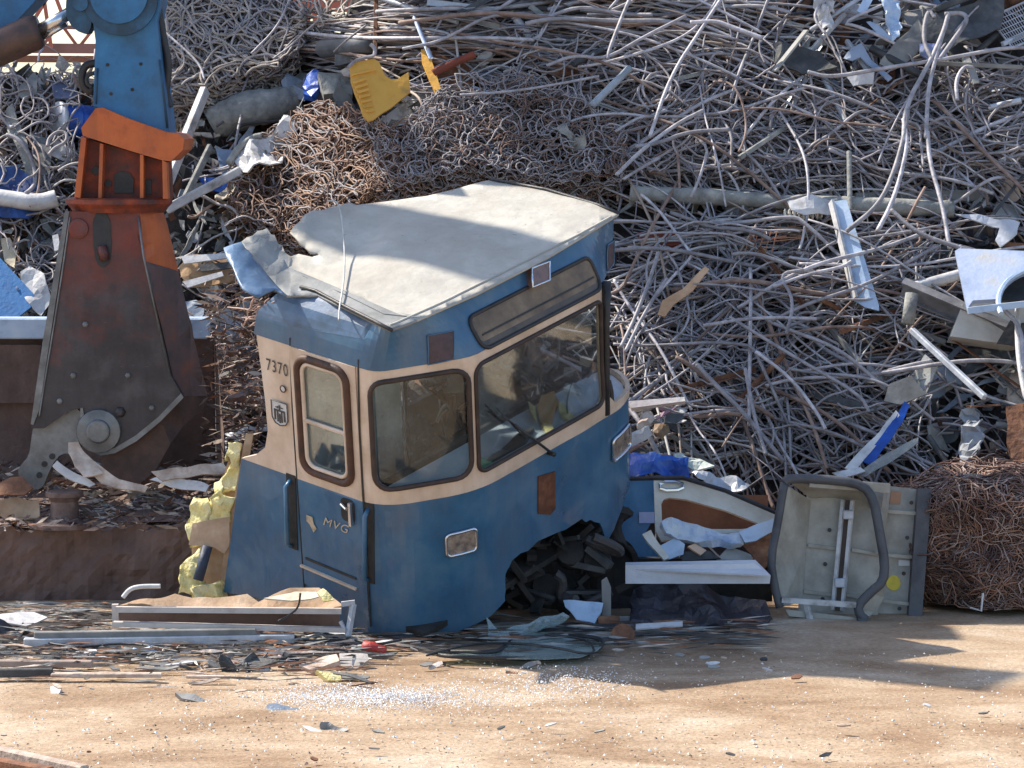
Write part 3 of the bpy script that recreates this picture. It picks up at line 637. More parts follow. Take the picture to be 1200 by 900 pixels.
for (dy_,dz) in ((0,0),):
    b=MB(); b.tube([at(-60,82,EY+.1),at(40,38,EY+.1),at(47,36,EY+.1)],[.125,.125,.11],14); b.build('cylinder_barrel',M('barrel',(.04,.035,.035),(.1,.06,.05),(.16,.09,.07),sc_=5,rough=.5,metal=.3),exc,smooth_=True)
    b=MB(); b.tube([at(46,36,EY+.1),at(84,14,EY+.1)],.045,12); b.tube([at(48,45,EY+.12),at(78,28,EY+.12)],.02,8); b.build('cylinder_rod',CHR,exc,smooth_=True)
b=MB(); b.tube(smooth([tuple(at(x,y,EY+.15)) for x,y in((178,-30),(186,15),(191,45),(197,72),(196,95),(192,112),(198,125))],3),.03,10); b.tube(smooth([tuple(at(x,y,EY+.2)) for x,y in((180,-30),(183,12),(187,38),(189,60),(198,80),(194,102),(200,126))],3),.022,8); b.build('hydraulic_hose',BLK,exc,smooth_=True)
b=MB(); b.tube(smooth([tuple(at(x,y,EY+.1)) for x,y in((112,74),(100,76),(95,88),(98,102),(106,108),(112,100))],3),.028,8); b.tube(smooth([tuple(at(x,y,EY+.05)) for x,y in((110,86),(102,88),(101,98),(108,102))],2),.014,8); b.build('hydraulic_hose',BLK,exc,smooth_=True)
b=MB()
for x,y in((126,76),(165,75),(155,105),(130,110)): zplate(b,cir(x,y,2),EY-.006,.008)
b.split('paint_chip',DARK,exc)
# orange head
b=MB(); zplate(b,[(112,127),(120,126),(150,139),(196,155),(209,157),(216,163),(214,176),(200,189),(190,188),(150,176),(97,159),(95,150)],EY-.1,.62); head=b.build('shear_head',ORNG,exc)
b=MB()
for x,y in((119,139),(205,168)): b.lathe(at(x,y,EY-.1),[(.05,0),(.05,.03),(.03,.035)],16,rot=Matrix.Rotation(R(90),3,'X'))
b.split('bolt',ORNG,head)
b=MB(); zplate(b,[(97,161),(194,190),(196,234),(88,232)],EY+.02,.4); b.build('swivel_body',ORNGD,exc)
b=MB(); zplate(b,[(95,160),(101,162),(94,232),(87,231)],EY-.1,.12); zplate(b,[(117,168),(121,169),(119,232),(115,232)],EY-.1,.12); zplate(b,[(164,181),(168,182),(168,232),(164,232)],EY-.1,.12); zplate(b,[(190,188),(195,190),(197,233),(191,233)],EY-.1,.12); b.split('stiffener',ORNG,exc)
b=MB()
for P in (cir(112,200,5),[(134,205),(140,201),(152,203),(157,210),(156,226),(134,226)],[(168,211),(177,211),(178,228),(168,228)],cir(127,215,4)): zplate(b,P,EY+.005,.02)
b.split('port_hole',BLK,exc)
# ring flange
b=MB(); c=at(140,238,EY+.15); k_=21.5/3600
b.lathe(c,[(59*k_,.04),(62*k_,.03),(62*k_,-.0),(57*k_,-.03),(54*k_,-.06)],28); b.build('turntable_ring',ORNGD,exc,smooth_=False)
# jaw body
b=MB(); main=[(76,248),(164,248),(166,292),(200,440),(214,464),(187,492),(160,514),(135,528),(118,530),(105,524),(98,508),(94,478),(80,482),(52,502),(38,502),(42,470),(54,400),(63,330),(70,280)]
zplate(b,main,EY-.12,.1,step=30); b.build('jaw_plate',JAW,exc)
b=MB()
for P in([(76,248),(81,248),(68,335),(46,480),(39,498),(36,497),(50,400),(62,330)],[(94,478),(97,478),(102,508),(108,521),(119,527),(134,525),(158,511),(185,489),(212,461),(215,466),(188,494),(160,517),(135,531),(118,534),(104,528),(95,512)]): zplate(b,P,EY-.135,.03)
b.split('jaw_edge',JAWG,exc)
b=MB(); P=[(163,249),(192,249),(196,262),(205,300),(243,464),(208,464),(190,385),(166,292),(160,272)]
def ffn(x,y): return at(x,y,EY-.12+.3*min(1,max(0,(x-(163+(y-250)*.16))/36)))
b.sheet(P,ffn,.06,step=14,back=lambda q:V((0,1,0)),cuts=[((150,300),(250,330))],matfn=lambda x,y:0 if y<300+(x-150)*.3 else 1); b.build('side_flange',[ORNG,M('flange_worn',(.07,.055,.055),(.14,.08,.07),(.26,.09,.05),sc_=5,rough=.5,metal=.3)],exc,smooth_=False)
b=MB(); b.sheet([(208,464),(243,464),(238,478),(214,500),(200,520),(182,552),(165,566),(140,566),(120,552),(118,532),(160,515),(188,492)],lambda x,y:at(x,y,EY-.05+.25*max(0,(x-200)/40)),.3,back=lambda q:V((0,1,0))); b.build('rear_jaw',M('jaw_brown',(.05,.032,.028),(.1,.06,.05),(.16,.1,.08),sc_=5,rough=.55,metal=.3),exc)
b=MB(); zplate(b,smooth([(94,478),(97,500),(92,520),(88,536),(78,530),(66,536),(56,556),(50,572),(40,574),(27,566),(20,553),(26,543),(34,534),(37,512),(39,500),(60,494),(80,482)],1,True),EY-.06,.25); b.build('lower_tooth',JAWG,exc)
b=MB()
for x,y in((61,535),(52,544),(46,557)): zplate(b,cir(x,y,3.6,12),EY-.068,.01)
b.split('tooth_bolt',BLK,exc)
b=MB(); yrot=Matrix.Rotation(R(90),3,'X'); b.lathe(at(116,505,EY-.12),[(.16,0),(.15,.03),(.085,.04),(.08,.06),(.07,.065)],24,rot=yrot); b.build('jaw_pin',JAWG,exc)
b=MB(); b.lathe(at(92,268,EY-.12),[(.07,0),(.068,.02),(.05,.025)],18,rot=yrot); b.lathe(at(141,483,EY-.12),[(.04,0),(.035,.02),(.02,.03)],6,rot=yrot); b.split('bolt',JAW,exc)
b=MB(); zplate(b,smooth([(108,248),(129,248),(131,300),(126,312),(117,314),(110,300)],1,True),EY-.128,.01); sl_=b.build('slot',BLK,exc)
b=MB(); b.tube([at(119,288,EY-.14),at(123,305,EY-.14)],.035,10); b.build('slot_pin',JAW,exc,smooth_=True)
b=MB(); b.tube([at(114,80,EY-.01),at(112,122,EY-.01)],.008,5); b.tube([at(187,70,EY-.01),at(196,150,EY-.01)],.008,5); b.tube(smooth([tuple(at(x,y,EY-.01)) for x,y in((110,126),(150,142),(199,157))],2),.01,5); b.split('weld_bead',XBLUED,exc,True)
b=MB(); b.tube(smooth([tuple(at(x,y,EY-.13)) for x,y in((82,254),(70,340),(52,450),(46,488))],2),.007,5); b.tube([at(162,255,EY-.13),at(168,300,EY-.13),at(198,436,EY-.13)],.008,5); b.split('weld_bead',JAWG,exc,True)
b=MB()
for x,y in((86,440),(150,440),(100,380),(178,478),(70,470)): b.lathe(at(x,y,EY-.12),[(.022,0),(.02,.012),(.01,.016)],6,rot=yrot)
b.split('bolt',JAWG,exc)
# ================================================================ HOPPER
hop=empty('feed_hopper',at(130,700,.8),'rusty brown steel feed hopper behind the shear with a pale blue rear rim','hopper')
b=MB(); fw=[(-260,622),(-60,620),(0,616),(30,622),(60,618),(110,621),(150,613),(190,618),(214,612),(240,616),(275,608),(268,706),(-260,712)]; b.sheet(fw,lambda x,y:at(x,y,.8)+V((0,.07*noise.noise(V((x/40,y/40,3)))+.03*noise.noise(V((x/9,y/12,3))),0)),.06,step=9,back=lambda q:V((0,1,0))); b.build('front_wall',HOP,hop)

b=MB(); zplate(b,[(-260,396),(250,396),(252,620),(-260,640)],2.35,.1,step=25); zplate(b,[(-260,404),(48,404),(44,472),(-260,474)],2.25,.06); b.build('rear_wall',HOP,hop)
b=MB(); p=at(-260,384,2.3);q=at(245,384,2.3); b.bar(p,q,.22,.15,bev=.01); b.build('rear_rim',SKYB,hop)
b=MB(); b.add([at(-260,619,.82),at(275,610,.82),at(262,560,2.3),at(-260,560,2.3)],[(0,1,2,3)]); b.add([at(272,612,.8),at(268,706,.8),at(255,640,2.4),at(252,398,2.4)],[(0,1,2,3)]); b.build('bed',HOP,hop)
b=MB(); c=at(76,616,.92); b.lathe(c,[(.26,0),(.26,.03),(.13,.035),(.10,.05),(.095,.17),(.115,.2),(.13,.205),(.13,.235),(.12,.24)],28); tag(b.build('bollard',M('bollard_steel',(.09,.06,.055),(.16,.11,.1),(.3,.24,.22),sc_=7,rough=.5,metal=.3),smooth_=False),'short mushroom-headed steel spool with a round base flange in front of the shear','bollard')
# debris lying in the hopper
random.seed(11)
HL=['torn pale metal strip lying in the hopper']
k=0
def shard(px,py,w,h,ang,y,mat,name,label,cat,group=None,cr=.05,th=.01,nrm=None):
    n_=random.randint(4,6); pts=[]
    for i in range(n_*2):
        a=2*math.pi*i/(n_*2); sx=math.cos(a)*w*U(.75,1.1); sy=math.sin(a)*h*U(.6,1.1); pts.append((px+sx*math.cos(ang)-sy*math.sin(ang),py+sx*math.sin(ang)+sy*math.cos(ang)))
    return plate(name,label,cat,pts,mat,at(px,py,y),nrm or (U(-.4,.4),-1,U(.2,1.2)),th,cr,step=max(4,h*.7),group=group)
for i in range(95):
    px=U(-5,262); py=546+random.random()**.7*66
    if 28<px<108 and py>575: continue
    side='left of the round spool' if px<60 else ('under the shear jaw' if px<165 else 'between the shear and the tram')
    tone,mat=random.choice([('pinkish',M('shred_pink')),('brown',M('shred_dark',(.05,.035,.03),(.12,.08,.07))),('pale',PALEW),('white',LWH),('rusty',RUST),('dark',DGREY),('pale',PALEW)])
    w=U(8,38);h=U(2,6); row='on the front lip' if py>592 else 'at the back'
    shard(px,py,w,h,U(-.5,.6),1.0+(612-py)*.02,mat,'torn_strip',f'{tone} torn strip {row} of the hopper {side}','scrap strip','torn strips in the hopper',.05)
for P,mat,lab in (([(80,520),(92,518),(112,545),(122,556),(98,560),(86,548)],PALEW,'pinkish crumpled sheet caught in the jaw tip'),([(95,540),(100,536),(140,560),(175,572),(170,578),(120,566)],PALEW,'long pinkish strip sticking out below the jaw pin'),
 ([(60,545),(66,540),(90,556),(112,570),(104,574),(76,560)],M('strip_white',(.45,.42,.4),(.6,.58,.56)),'white edged strip left of the jaw tip'),([(178,552),(262,541),(270,552),(190,562)],PALEW,'long pale flat plank right of the jaw'),
 ([(175,560),(200,556),(245,570),(240,578),(200,572)],LWH,'bright bent sheet right of the jaw'),([(0,590),(20,582),(44,584),(46,606),(10,612),(0,605)],PLYB,'broad tan torn board at the left end of the hopper'),
 ([(92,612),(100,606),(128,605),(132,612),(122,618),(98,618)],LWH,'small folded pale tube beside the round spool'),([(0,568),(12,560),(28,558),(40,572),(30,580),(0,582)],RUST,'curved rusty sheet left of the grey tooth')):
    cx=sum(p[0] for p in P)/len(P);cy=sum(p[1] for p in P)/len(P)
    plate('torn_sheet',lab,'scrap sheet',P,mat,at(cx,cy,.95),(U(-.3,.3),-1,.7),.012,.04,5)
b=MB(); random.seed(88)
for i in range(2600):
    px=U(-10,300); py=U(540,618) if px<265 else U(400,560)
    if i%3==0: px,py=U(235,312),U(330,600)
    y=(.62+(620-py)*.02) if px<262 and py>540 else U(1.2,2.6)
    c=at(px,py+U(-4,6),y); s_=U(.01,.055); a=V((U(-1,1),U(-.5,.5),U(-.4,.4)))*s_*U(.8,2.6); e=V((U(-.5,.5),U(-1,1),U(-1,1)))*s_*.35
    b.add([c-a,c+e,c+a+e*.4,c-e],[(0,1,2),(0,2,3)],random.choice([0,0,0,0,1,1,2,2,4,5]))
tag(b.build('shredded_scrap',[M('shred_dark',(.05,.035,.03),(.12,.08,.07)),PALEW,RUST,LWH,DGREY,M('shred_pink',(.25,.17,.14),(.42,.3,.26))],loc=(0,0,0)),'shredded brown and pale splinters filling the hopper and the gap beside the tram','shredded scrap',kind='stuff')
# ================================================================ NAMED HEAP PIECES
random.seed(3)
def P2(*a,**k): return plate(*a,**k)
def ray_(cx,cy): return -ray(cx,cy).normalized()
YG='scrap panels in the heap'
c0=at(445,108,hp(445,108).y-.75)
yp=empty('ribbed_sheet',c0,'yellow ribbed panel with a notch torn in its top, over a grey backing','panel')
nY=V((.15,-.9,.45)).normalized()
plate('panel_sheet',None,None,[(410,80),(414,74),(438,69),(444,72),(452,88),(459,92),(466,92),(479,84),(481,108),(460,124),(438,141),(432,143),(426,138),(411,95)],YEL,c0,nY,.02,.02,6,parent=yp)
b=MB()
for k in range(7): b.bar(onp(414+k*2.4,97+k*5.6,c0+V((0,-.02,0)),nY),onp(429+k*1.6,92+k*6.2,c0+V((0,-.02,0)),nY),.018,.02)
b.bar(onp(411,88,c0+V((0,-.02,0)),nY),onp(441,81,c0+V((0,-.02,0)),nY),.02,.015)
b.split('rib',YEL,yp)
b=MB(); b.tube(smooth([tuple(onp(x,y,c0+V((0,-.03,0)),nY)) for x,y in((408,79),(416,71),(428,67),(438,66),(440,60),(438,55),(434,52))],2),.015,6); b.build('wire_handle',WIRE,yp)
P2('backing_panel','flat grey sheet with a torn edge under the yellow ribbed panel','panel',[(436,145),(482,112),(484,98),(500,98),(505,120),(478,140),(450,152)],GREY,lift=.05,cr=.05)
P2('yellow_post','narrow yellow upright post with a rusty foot right of the yellow ribbed panel','post',[(493,58),(502,60),(517,105),(511,110),(494,70)],YEL,lift=.3,cr=.01,th=.06)
rodpx('chrome_tube','shiny dark chrome tube leaning on the yellow post','tube',[(487,60),(495,80),(507,110)],.022,CHR,.38)
P2('rusty_sheet_metal','rusty brown bent sheet right of the yellow post','panel',[(508,62),(540,72),(560,95),(548,108),(520,106),(506,80)],RUST,lift=.12,cr=.08)
rodpx('wood_plank','reddish brown plank pointing up right from the yellow post','plank',[(508,117),(530,106),(556,95)],[.04]*17,BRICK,.3,n=4)
P2('pale_strip','pale blue short strip below the red brown plank','strip',[(553,100),(572,106),(587,115),(584,118),(560,108)],SKYB,lift=.3)
# sack / boulder
b=MB(); q=[at(250,146,hp(300,135).y-.15),at(275,133,hp(300,135).y-.2),at(310,126,hp(300,135).y-.2),at(350,118,hp(300,135).y-.1)]
P=smooth([tuple(p) for p in q],3); rr=[.11+.04*math.sin(math.pi*i/(len(P)-1))+.02*noise.noise(V((i*.6,0,0))) for i in range(len(P))]; b.tube(P,rr,12)
b.v=[p+nz(p,4)*.03 for p in b.v]; o=b.build('concrete_lump',CONC,smooth_=True); tag(o,'long grey boulder-like lump with a dark crack below the pale cable tangle','lump')
b=MB(); yy=hp(300,135).y-.38; b.tube(smooth([tuple(at(x,y,yy)) for x,y in((266,165),(280,147),(310,143),(342,141))],1),.012,5); tag(b.build('black_cable',BLK),'thin black cable lying across the grey boulder-like lump','cable')
P2('crumpled_sheet','big white crumpled metal sheet with a dark underside left of the rusty tangle','crumpled sheet',[(272,182),(284,170),(300,168),(325,152),(336,142),(346,150),(336,164),(330,184),(300,196),(280,194)],LWH,lift=.35,n=(-.3,-.6,.8),cr=.10,csc=5,step=5)
P2('crumpled_sheet','dirty cream crumpled sheet hanging below the big white crumpled sheet','crumpled sheet',[(272,190),(292,196),(300,205),(284,220),(268,232),(256,236),(252,228),(262,215),(266,204)],M('dirty_cream',(.2,.17,.13),(.4,.36,.3),(.5,.47,.4)),lift=.3,cr=.10,csc=5,step=5)
P2('blue_sheet','small light blue bent sheet right of the leaning white beam','sheet',[(253,173),(280,178),(276,200),(258,205)],M('sheet_blue',(.12,.17,.26),(.2,.28,.4)),lift=.2,cr=.04)
P2('blue_box_scrap','flat dark blue plate with a white edge below the small light blue sheet','plate',[(232,209),(270,207),(268,215),(258,224),(244,222)],BPL,lift=.2,cr=.02)
def beam(name,label,cat,a,c,w,h,mat,lift=.35,lift2=None,bev=.008):
    b=MB(); b.bar(hp(*a,lift),hp(*c,lift if lift2 is None else lift2),w,h,bev=bev); return tag(b.build(name,mat),label,cat)
beam('steel_beam','long straight white beam leaning steeply right of the shear head','beam',(246,154),(198,275),.06,.09,LWH,.5)
beam('steel_beam','grey twin beam right behind the leaning white beam','beam',(250,200),(216,270),.04,.06,CONC,.3)
beam('steel_tube','white square tube lying slanted below the leaning white beam','tube',(286,238),(200,284),.06,.07,LWH,.4)
rodpx('bent_tube','grey bent tube end over the slanted white square tube','tube',[(272,230),(283,212),(300,200),(310,198)],.03,CONC,.4)
b=MB()
tag(plate('board_stack','x','y',[(208,312),(222,300),(280,293),(296,300),(300,318),(270,332),(222,336),(212,325)],WOOD,lift=.25,cr=.05),'pale yellow torn boards stacked right of the shear under the peeled tram roof','boards')
for k,(P,m_,lb) in enumerate([([(232,310),(300,304),(296,311),(236,318)],DGREY,'dark flat strip lying on the pale torn boards'),([(214,330),(260,318),(262,323),(220,337)],LWH,'white splinter in front of the pale torn boards'),([(212,300),(270,296),(268,302),(216,309)],LWH,'white long splinter at the back of the pale torn boards')]): P2('board_strip',lb,'strip',P,m_,lift=.36)
# blue bits
P2('blue_jug','bright blue plastic container piece left of the yellow ribbed panel','plastic scrap',[(352,98),(358,88),(368,84),(374,86),(374,108),(362,116),(354,110)],BPL,lift=.3,cr=.08,th=.06)
b=MB(); b.tube([hp(380,77,.2),hp(412,74,.2),hp(440,72,.2)],.075,14); tag(b.build('dark_cylinder',M('cyl_dark',(.06,.065,.07),(.12,.13,.14)),smooth_=True),'dark grey cylinder behind the left end of the yellow ribbed panel','cylinder')
P2('grey_box_scrap','light grey flat box between the blue plastic piece and the yellow panel','box',[(374,86),(410,86),(414,112),(378,112)],CONC,lift=.1,cr=.04,th=.1)
b=MB()
for k in range(7): b.bar(hp(362+k*5,38,.1),hp(358+k*5,56,.1),.03,.015)
b.bar(hp(358,37,.08),hp(396,33,.08),.03,.05); tag(b.build('slatted_radiator',LWH),'white slatted radiator piece near the skyline left of the straight rods','radiator')
P2('dark_lump','dark grey rounded casing above the grey cylinder','casing',[(392,52),(410,46),(428,50),(432,66),(412,72),(392,70)],DGREY,lift=.15,cr=.08,th=.12,step=6)
# left heap
def pt(x,y,l=.2): return hp(x,y,l)
bb=empty('barrel',hp(80,158,.2),'bright blue plastic barrel lying on its side left of the excavator stick','barrel')
b=MB(); ax=V((.75,.5,-.1)).normalized(); rot=V((0,0,1)).rotation_difference(ax).to_matrix(); b.lathe(hp(72,160,.2),[(.13,-.0),(.145,.01),(.15,.15),(.14,.17),(.15,.19),(.15,.42),(.13,.45)],22,rot=rot); b.build('barrel_body',BPL,bb)
b=MB(); b.lathe(hp(72,160,.2),[(.152,-.02),(.158,0),(.152,.02)],22,rot=rot); b.build('rim',ALU,bb,smooth_=True)
for P,m_,lb in [([(-20,196),(20,198),(45,210),(52,240),(30,256),(-20,254)],M('sheet_deepblue',(.01,.03,.12),(.03,.09,.28),(.15,.2,.35)),'large crumpled dark blue sheet at the left edge of the heap'),
 ([(-10,300),(0,302),(40,345),(36,360),(22,371),(-10,371)],M('plate_blue',(.02,.12,.32),(.03,.17,.42)),'flat bright blue steel plate with a pointed corner above the hopper rim'),
 ([(60,98),(78,92),(90,104),(88,116),(66,116)],M('sheet_navy',(.05,.07,.13),(.1,.12,.2)),'dull blue folded plate near the left skyline'),
 ([(8,126),(14,122),(28,160),(38,200),(32,208),(20,178),(8,150)],CONC,'pale grey bent strip hanging at the far left of the heap'),
 ([(24,100),(40,84),(46,88),(44,112),(30,118),(22,110)],GREY,'grey folded flap on the left skyline'),
 ([(36,155),(62,165),(58,205),(40,205)],DGREY,'black flat panel left of the blue barrel'),
 ([(0,280),(10,278),(18,292),(16,310),(4,302)],M('cream_scrap',(.45,.38,.25),(.6,.52,.38)),'cream rounded scrap above the bright blue plate'),
 ([(22,320),(34,312),(52,325),(60,352),(48,368),(30,352)],LWH,'white crumpled foil right of the bright blue plate')]:
    P2('sheet_scrap',lb,'sheet',P,m_,lift=.3,cr=.05 if 'flat' not in lb else .0,step=7)
rodpx('curved_pipe','thick curved white pipe lying across the left of the heap','pipe',[(-20,262),(10,266),(50,272),(72,266)],[.07]*30,LWH,.35)
P2('white_card','small white card beside the end of the curved white pipe','card',[(61,276),(68,274),(71,292),(64,294)],LWH,lift=.45)
rodpx('thin_hoop','thin bent wire hoop over the dark scrap left of the shear','wire hoop',[(62,210),(64,200),(75,192),(85,195),(84,206),(70,212),(64,220)],.014,WIRE,.4)
# centre right
pl_=hp(925,262,.28)
b=MB(); P=smooth([tuple(hp(x,y,.28)) for x,y in((738,255),(800,258),(900,264),(1000,270),(1112,274))],2); b.tube(P,[.062+.012*noise.noise(V((i*.7,3,0))) for i in range(len(P))],14); b.v=[p+nz(p,7)*.018 for p in b.v]
tag(b.build('weathered_log',CONC,smooth_=True),'long weathered grey log lying level across the heap right of the tram roof','log')
beam('weathered_pole','grey pole lying behind and above the long weathered log','pole',(1000,248),(1148,244),.09,.09,GREY,.15)
P2('pale_wrap','crumpled pale wrapping on the long weathered log','wrapping',[(922,238),(950,232),(975,236),(978,250),(940,254),(926,250)],LWH,lift=.4,cr=.06)
P2('oxide_block','flat red oxide block wedged under the left end of the log','block',[(748,272),(800,272),(802,286),(770,290),(750,284)],BRICK,lift=.2,th=.1)
b=MB(); n0=V((-.25,-.85,.45)).normalized(); pc=hp(1000,300,.55)
ch=empty('steel_channel',pc,'pale blue white steel channel leaning steeply across the log','channel')
plate('web',None,None,[(975,236),(992,234),(1030,358),(1030,364),(1014,360),(1000,352)],SKYB,pc,n0,.012,parent=ch,step=20)
b=MB(); b.bar(onp(974,236,pc,n0),onp(1002,350,pc,n0),.02,.07); b.build('flange',LWH,ch)
b=MB()
for k in range(9): b.lathe(hp(916+k*5.3,291-abs(k-4)*.6-k*.6,.35),[(.045,-.008),(.056,0),(.045,.008)],12,rot=Matrix.Rotation(R(90),3,'Y'))
tag(b.build('white_spring',M('coil_cream',(.5,.48,.42),(.65,.62,.55)),smooth_=True),'short cream ribbed coil below the left part of the log','coil')
b=MB()
for k in range(6): 
    b.tube([tuple(hp(862+U(0,20)+k*2,304+k*2.3,.3)),tuple(hp(925+U(-10,25),296+k*3+U(-4,4),.3))],.005,4)
for k in range(5): b.tube([tuple(hp(880+k*7,300,.31)),tuple(hp(868+k*8,332,.31))],.005,4)
tag(b.build('copper_mesh',WIREO),'small mat of orange wires below the cream coil','wire mat')
P2('wood_offcut','orange tan splintered wooden stick standing out between grey rods','stick',[(771,368),(776,352),(800,338),(826,312),(831,316),(812,340),(790,356),(779,370)],M('stick_tan',(.42,.24,.12),(.6,.38,.22)),lift=.45,cr=.01)
# silver panel w/ cut-out
pc=hp(1165,330,.85); n0=V((-.1,-.55,.83)).normalized()
sp=empty('appliance_panel',pc,'silver blue panel with a round cut-out and dark glass at the right edge','panel')
cir2=[(1222+52*math.cos(R(t)),356+42*math.sin(R(t))*.95) for t in range(160,275,10)]
plate('panel_face',None,None,[(1119,294),(1124,291),(1225,295),(1300,298),(1300,318)]+[(1222,316)]+cir2[::-1][1:]+[(1172,345),(1172,350),(1140,352),(1133,362)],M('panel_silver',(.3,.38,.52),(.45,.52,.66),(.5,.48,.42),sc_=3,rough=.3,metal=.3),pc,n0,.03,parent=sp,step=12)
b=MB(); b.tube([tuple(onp(x,y-2,pc+V((0,-.03,0)),n0)) for x,y in cir2],.02,6); b.bar(onp(1134,364,pc+V((0,-.03,0)),n0),onp(1300,345,pc+V((0,-.03,0)),n0),.03,.045); b.build('cutout_rim',SKYB,sp)
plate('dark_glass',None,None,[(1160,330),(1200,305),(1300,310),(1300,350),(1165,352)],DGREY,pc+V((0,.12,-.05)),n0,.02,parent=sp)
P2('white_casing','plain white grey casing under the silver panel','casing',[(1128,356),(1240,348),(1240,398),(1185,404),(1114,394)],M('casing_white',(.5,.5,.47),(.62,.62,.58)),lift=.68,n=(0,-.95,.3),th=.2,step=20)
P2('dark_sheet','dark jagged sheet in front of the white casing','sheet',[(1168,402),(1184,375),(1192,380),(1230,370),(1230,410)],DGREY,lift=.85,n=(0,-.9,.4))
P2('black_dome','glossy black bulging plastic cover right of the log end','cover',smooth([(1115,262),(1128,252),(1150,254),(1168,268),(1166,288),(1140,292),(1118,284)],1,True),M('gloss_black',(.012,.013,.016),(.03,.032,.04),rough=.2,bump=.1),lift=.25,cr=.14,th=.1,step=6,csc=4)
P2('clear_sheet','pale translucent ribbed sheet over the glossy black cover','sheet',[(1122,250),(1160,252),(1196,262),(1190,275),(1172,290),(1165,282),(1172,266),(1150,260)],M('pale_plastic',(.32,.34,.38),(.5,.52,.56)),lift=.5,cr=.05,step=6)
# I-beam
ib=hp(1130,425,.5); b=MB(); a=hp(1050,388,.5); c=hp(1240,470,.5); dn=V((0,-.5,-.86)); upv=V((0,-.5,.86))
b.bar(a,c,.012,.13,up=upv); b.bar(a+upv*.065,c+upv*.065,.08,.012,up=upv); b.bar(a-upv*.065,c-upv*.065,.08,.012,up=upv); tag(b.build('i_beam',M('beam_grey',(.1,.1,.105),(.2,.2,.21),(.33,.32,.32),rough=.6),smooth_=False),'long grey steel I-beam running down to the right edge','beam')
b=MB(); a=hp(1056,430,.5); c=hp(1060,398,.62); rot=V((0,0,1)).rotation_difference((c-a).normalized()).to_matrix(); b.lathe(a,[(.048,0),(.048,(c-a).length*.8),(.04,(c-a).length*.8),(.04,.05)],18,rot=rot); tag(b.build('short_pipe',CONC,smooth_=True),'short upright grey pipe with an open top at the left end of the I-beam','pipe')
rodpx('steel_tube','bright white tube end behind the short upright pipe','tube',[(1060,383),(1090,375),(1122,366)],.042,LWH,.45)
bx=empty('open_box',hp(1075,450,.45),'open grey sheet metal box lying tilted below the I-beam','box'); pc=hp(1075,450,.45)
plate('box_side',None,None,[(1042,450),(1068,440),(1085,462),(1055,474),(1036,470)],GREY,pc,(0.1,-.8,.6),.01,parent=bx); plate('box_end',None,None,[(1068,440),(1084,415),(1099,428),(1085,462)],M('box_light',(.3,.31,.3),(.42,.43,.41)),pc+V((.05,-.02,0)),(-.5,-.8,.3),.01,parent=bx)
beam('metal_pole','bright straight aluminium pole slanting down to the rusty bale','pole',(1056,462),(1137,556),.045,.045,ALU,.75,.9)
for P,m_,lb in [([(1010,540),(1050,488),(1060,470),(1066,474),(1058,494),(1022,544)],BPL,'bent bright blue strip pointing up right behind the grey tray'),
 ([(990,548),(1030,505),(1050,480),(1054,486),(1032,515),(1002,552)],LWH,'pale bent strip on the left side of the blue strip'),
 ([(1004,556),(1040,530),(1075,512),(1076,518),(1045,540),(1015,558)],CONC,'pale green grey strip under the blue strip'),
 ([(975,556),(1008,548),(1014,553),(985,563)],LWH,'white flat strip just above the grey tray rim')]: P2('bent_strip',lb,'strip',P,m_,lift=.5,cr=.02,step=8)
rodpx('bent_tube','white tube bent into a U at the right edge above the bale','tube',[(1177,420),(1176,480),(1180,520),(1188,556),(1215,560)],.022,LWH,.8)
rodpx('steel_rod','long thick light rod crossing the I-beam and bending down','rod',[(1108,386),(1112,395),(1130,425),(1152,455),(1178,478),(1180,530)],.017,ROD,.95,'crossing rods at the I-beam')
rodpx('steel_rod','long light rod crossing from the pale channel to the silver panel','rod',[(1030,344),(1060,372),(1108,388),(1175,408)],.017,ROD,.95,'crossing rods at the I-beam')
P2('clear_film','dusty translucent film bunch below the I-beam','film',[(1125,520),(1130,480),(1142,468),(1150,480),(1146,510),(1150,540),(1130,545)],M('film',(.2,.22,.25),(.35,.37,.4)),lift=.4,cr=.15,step=5,csc=6)
P2('ribbed_sheet_metal','wide dark ribbed panel lying behind the I-beam','panel',[(1130,408),(1230,412),(1230,440),(1160,425)],DGREY,lift=.25)
P2('rusty_sheet_metal','rusty brown plate at the right edge behind the bent white tube','panel',[(1178,480),(1230,470),(1230,550),(1184,545)],RUST,lift=.4,cr=.04)
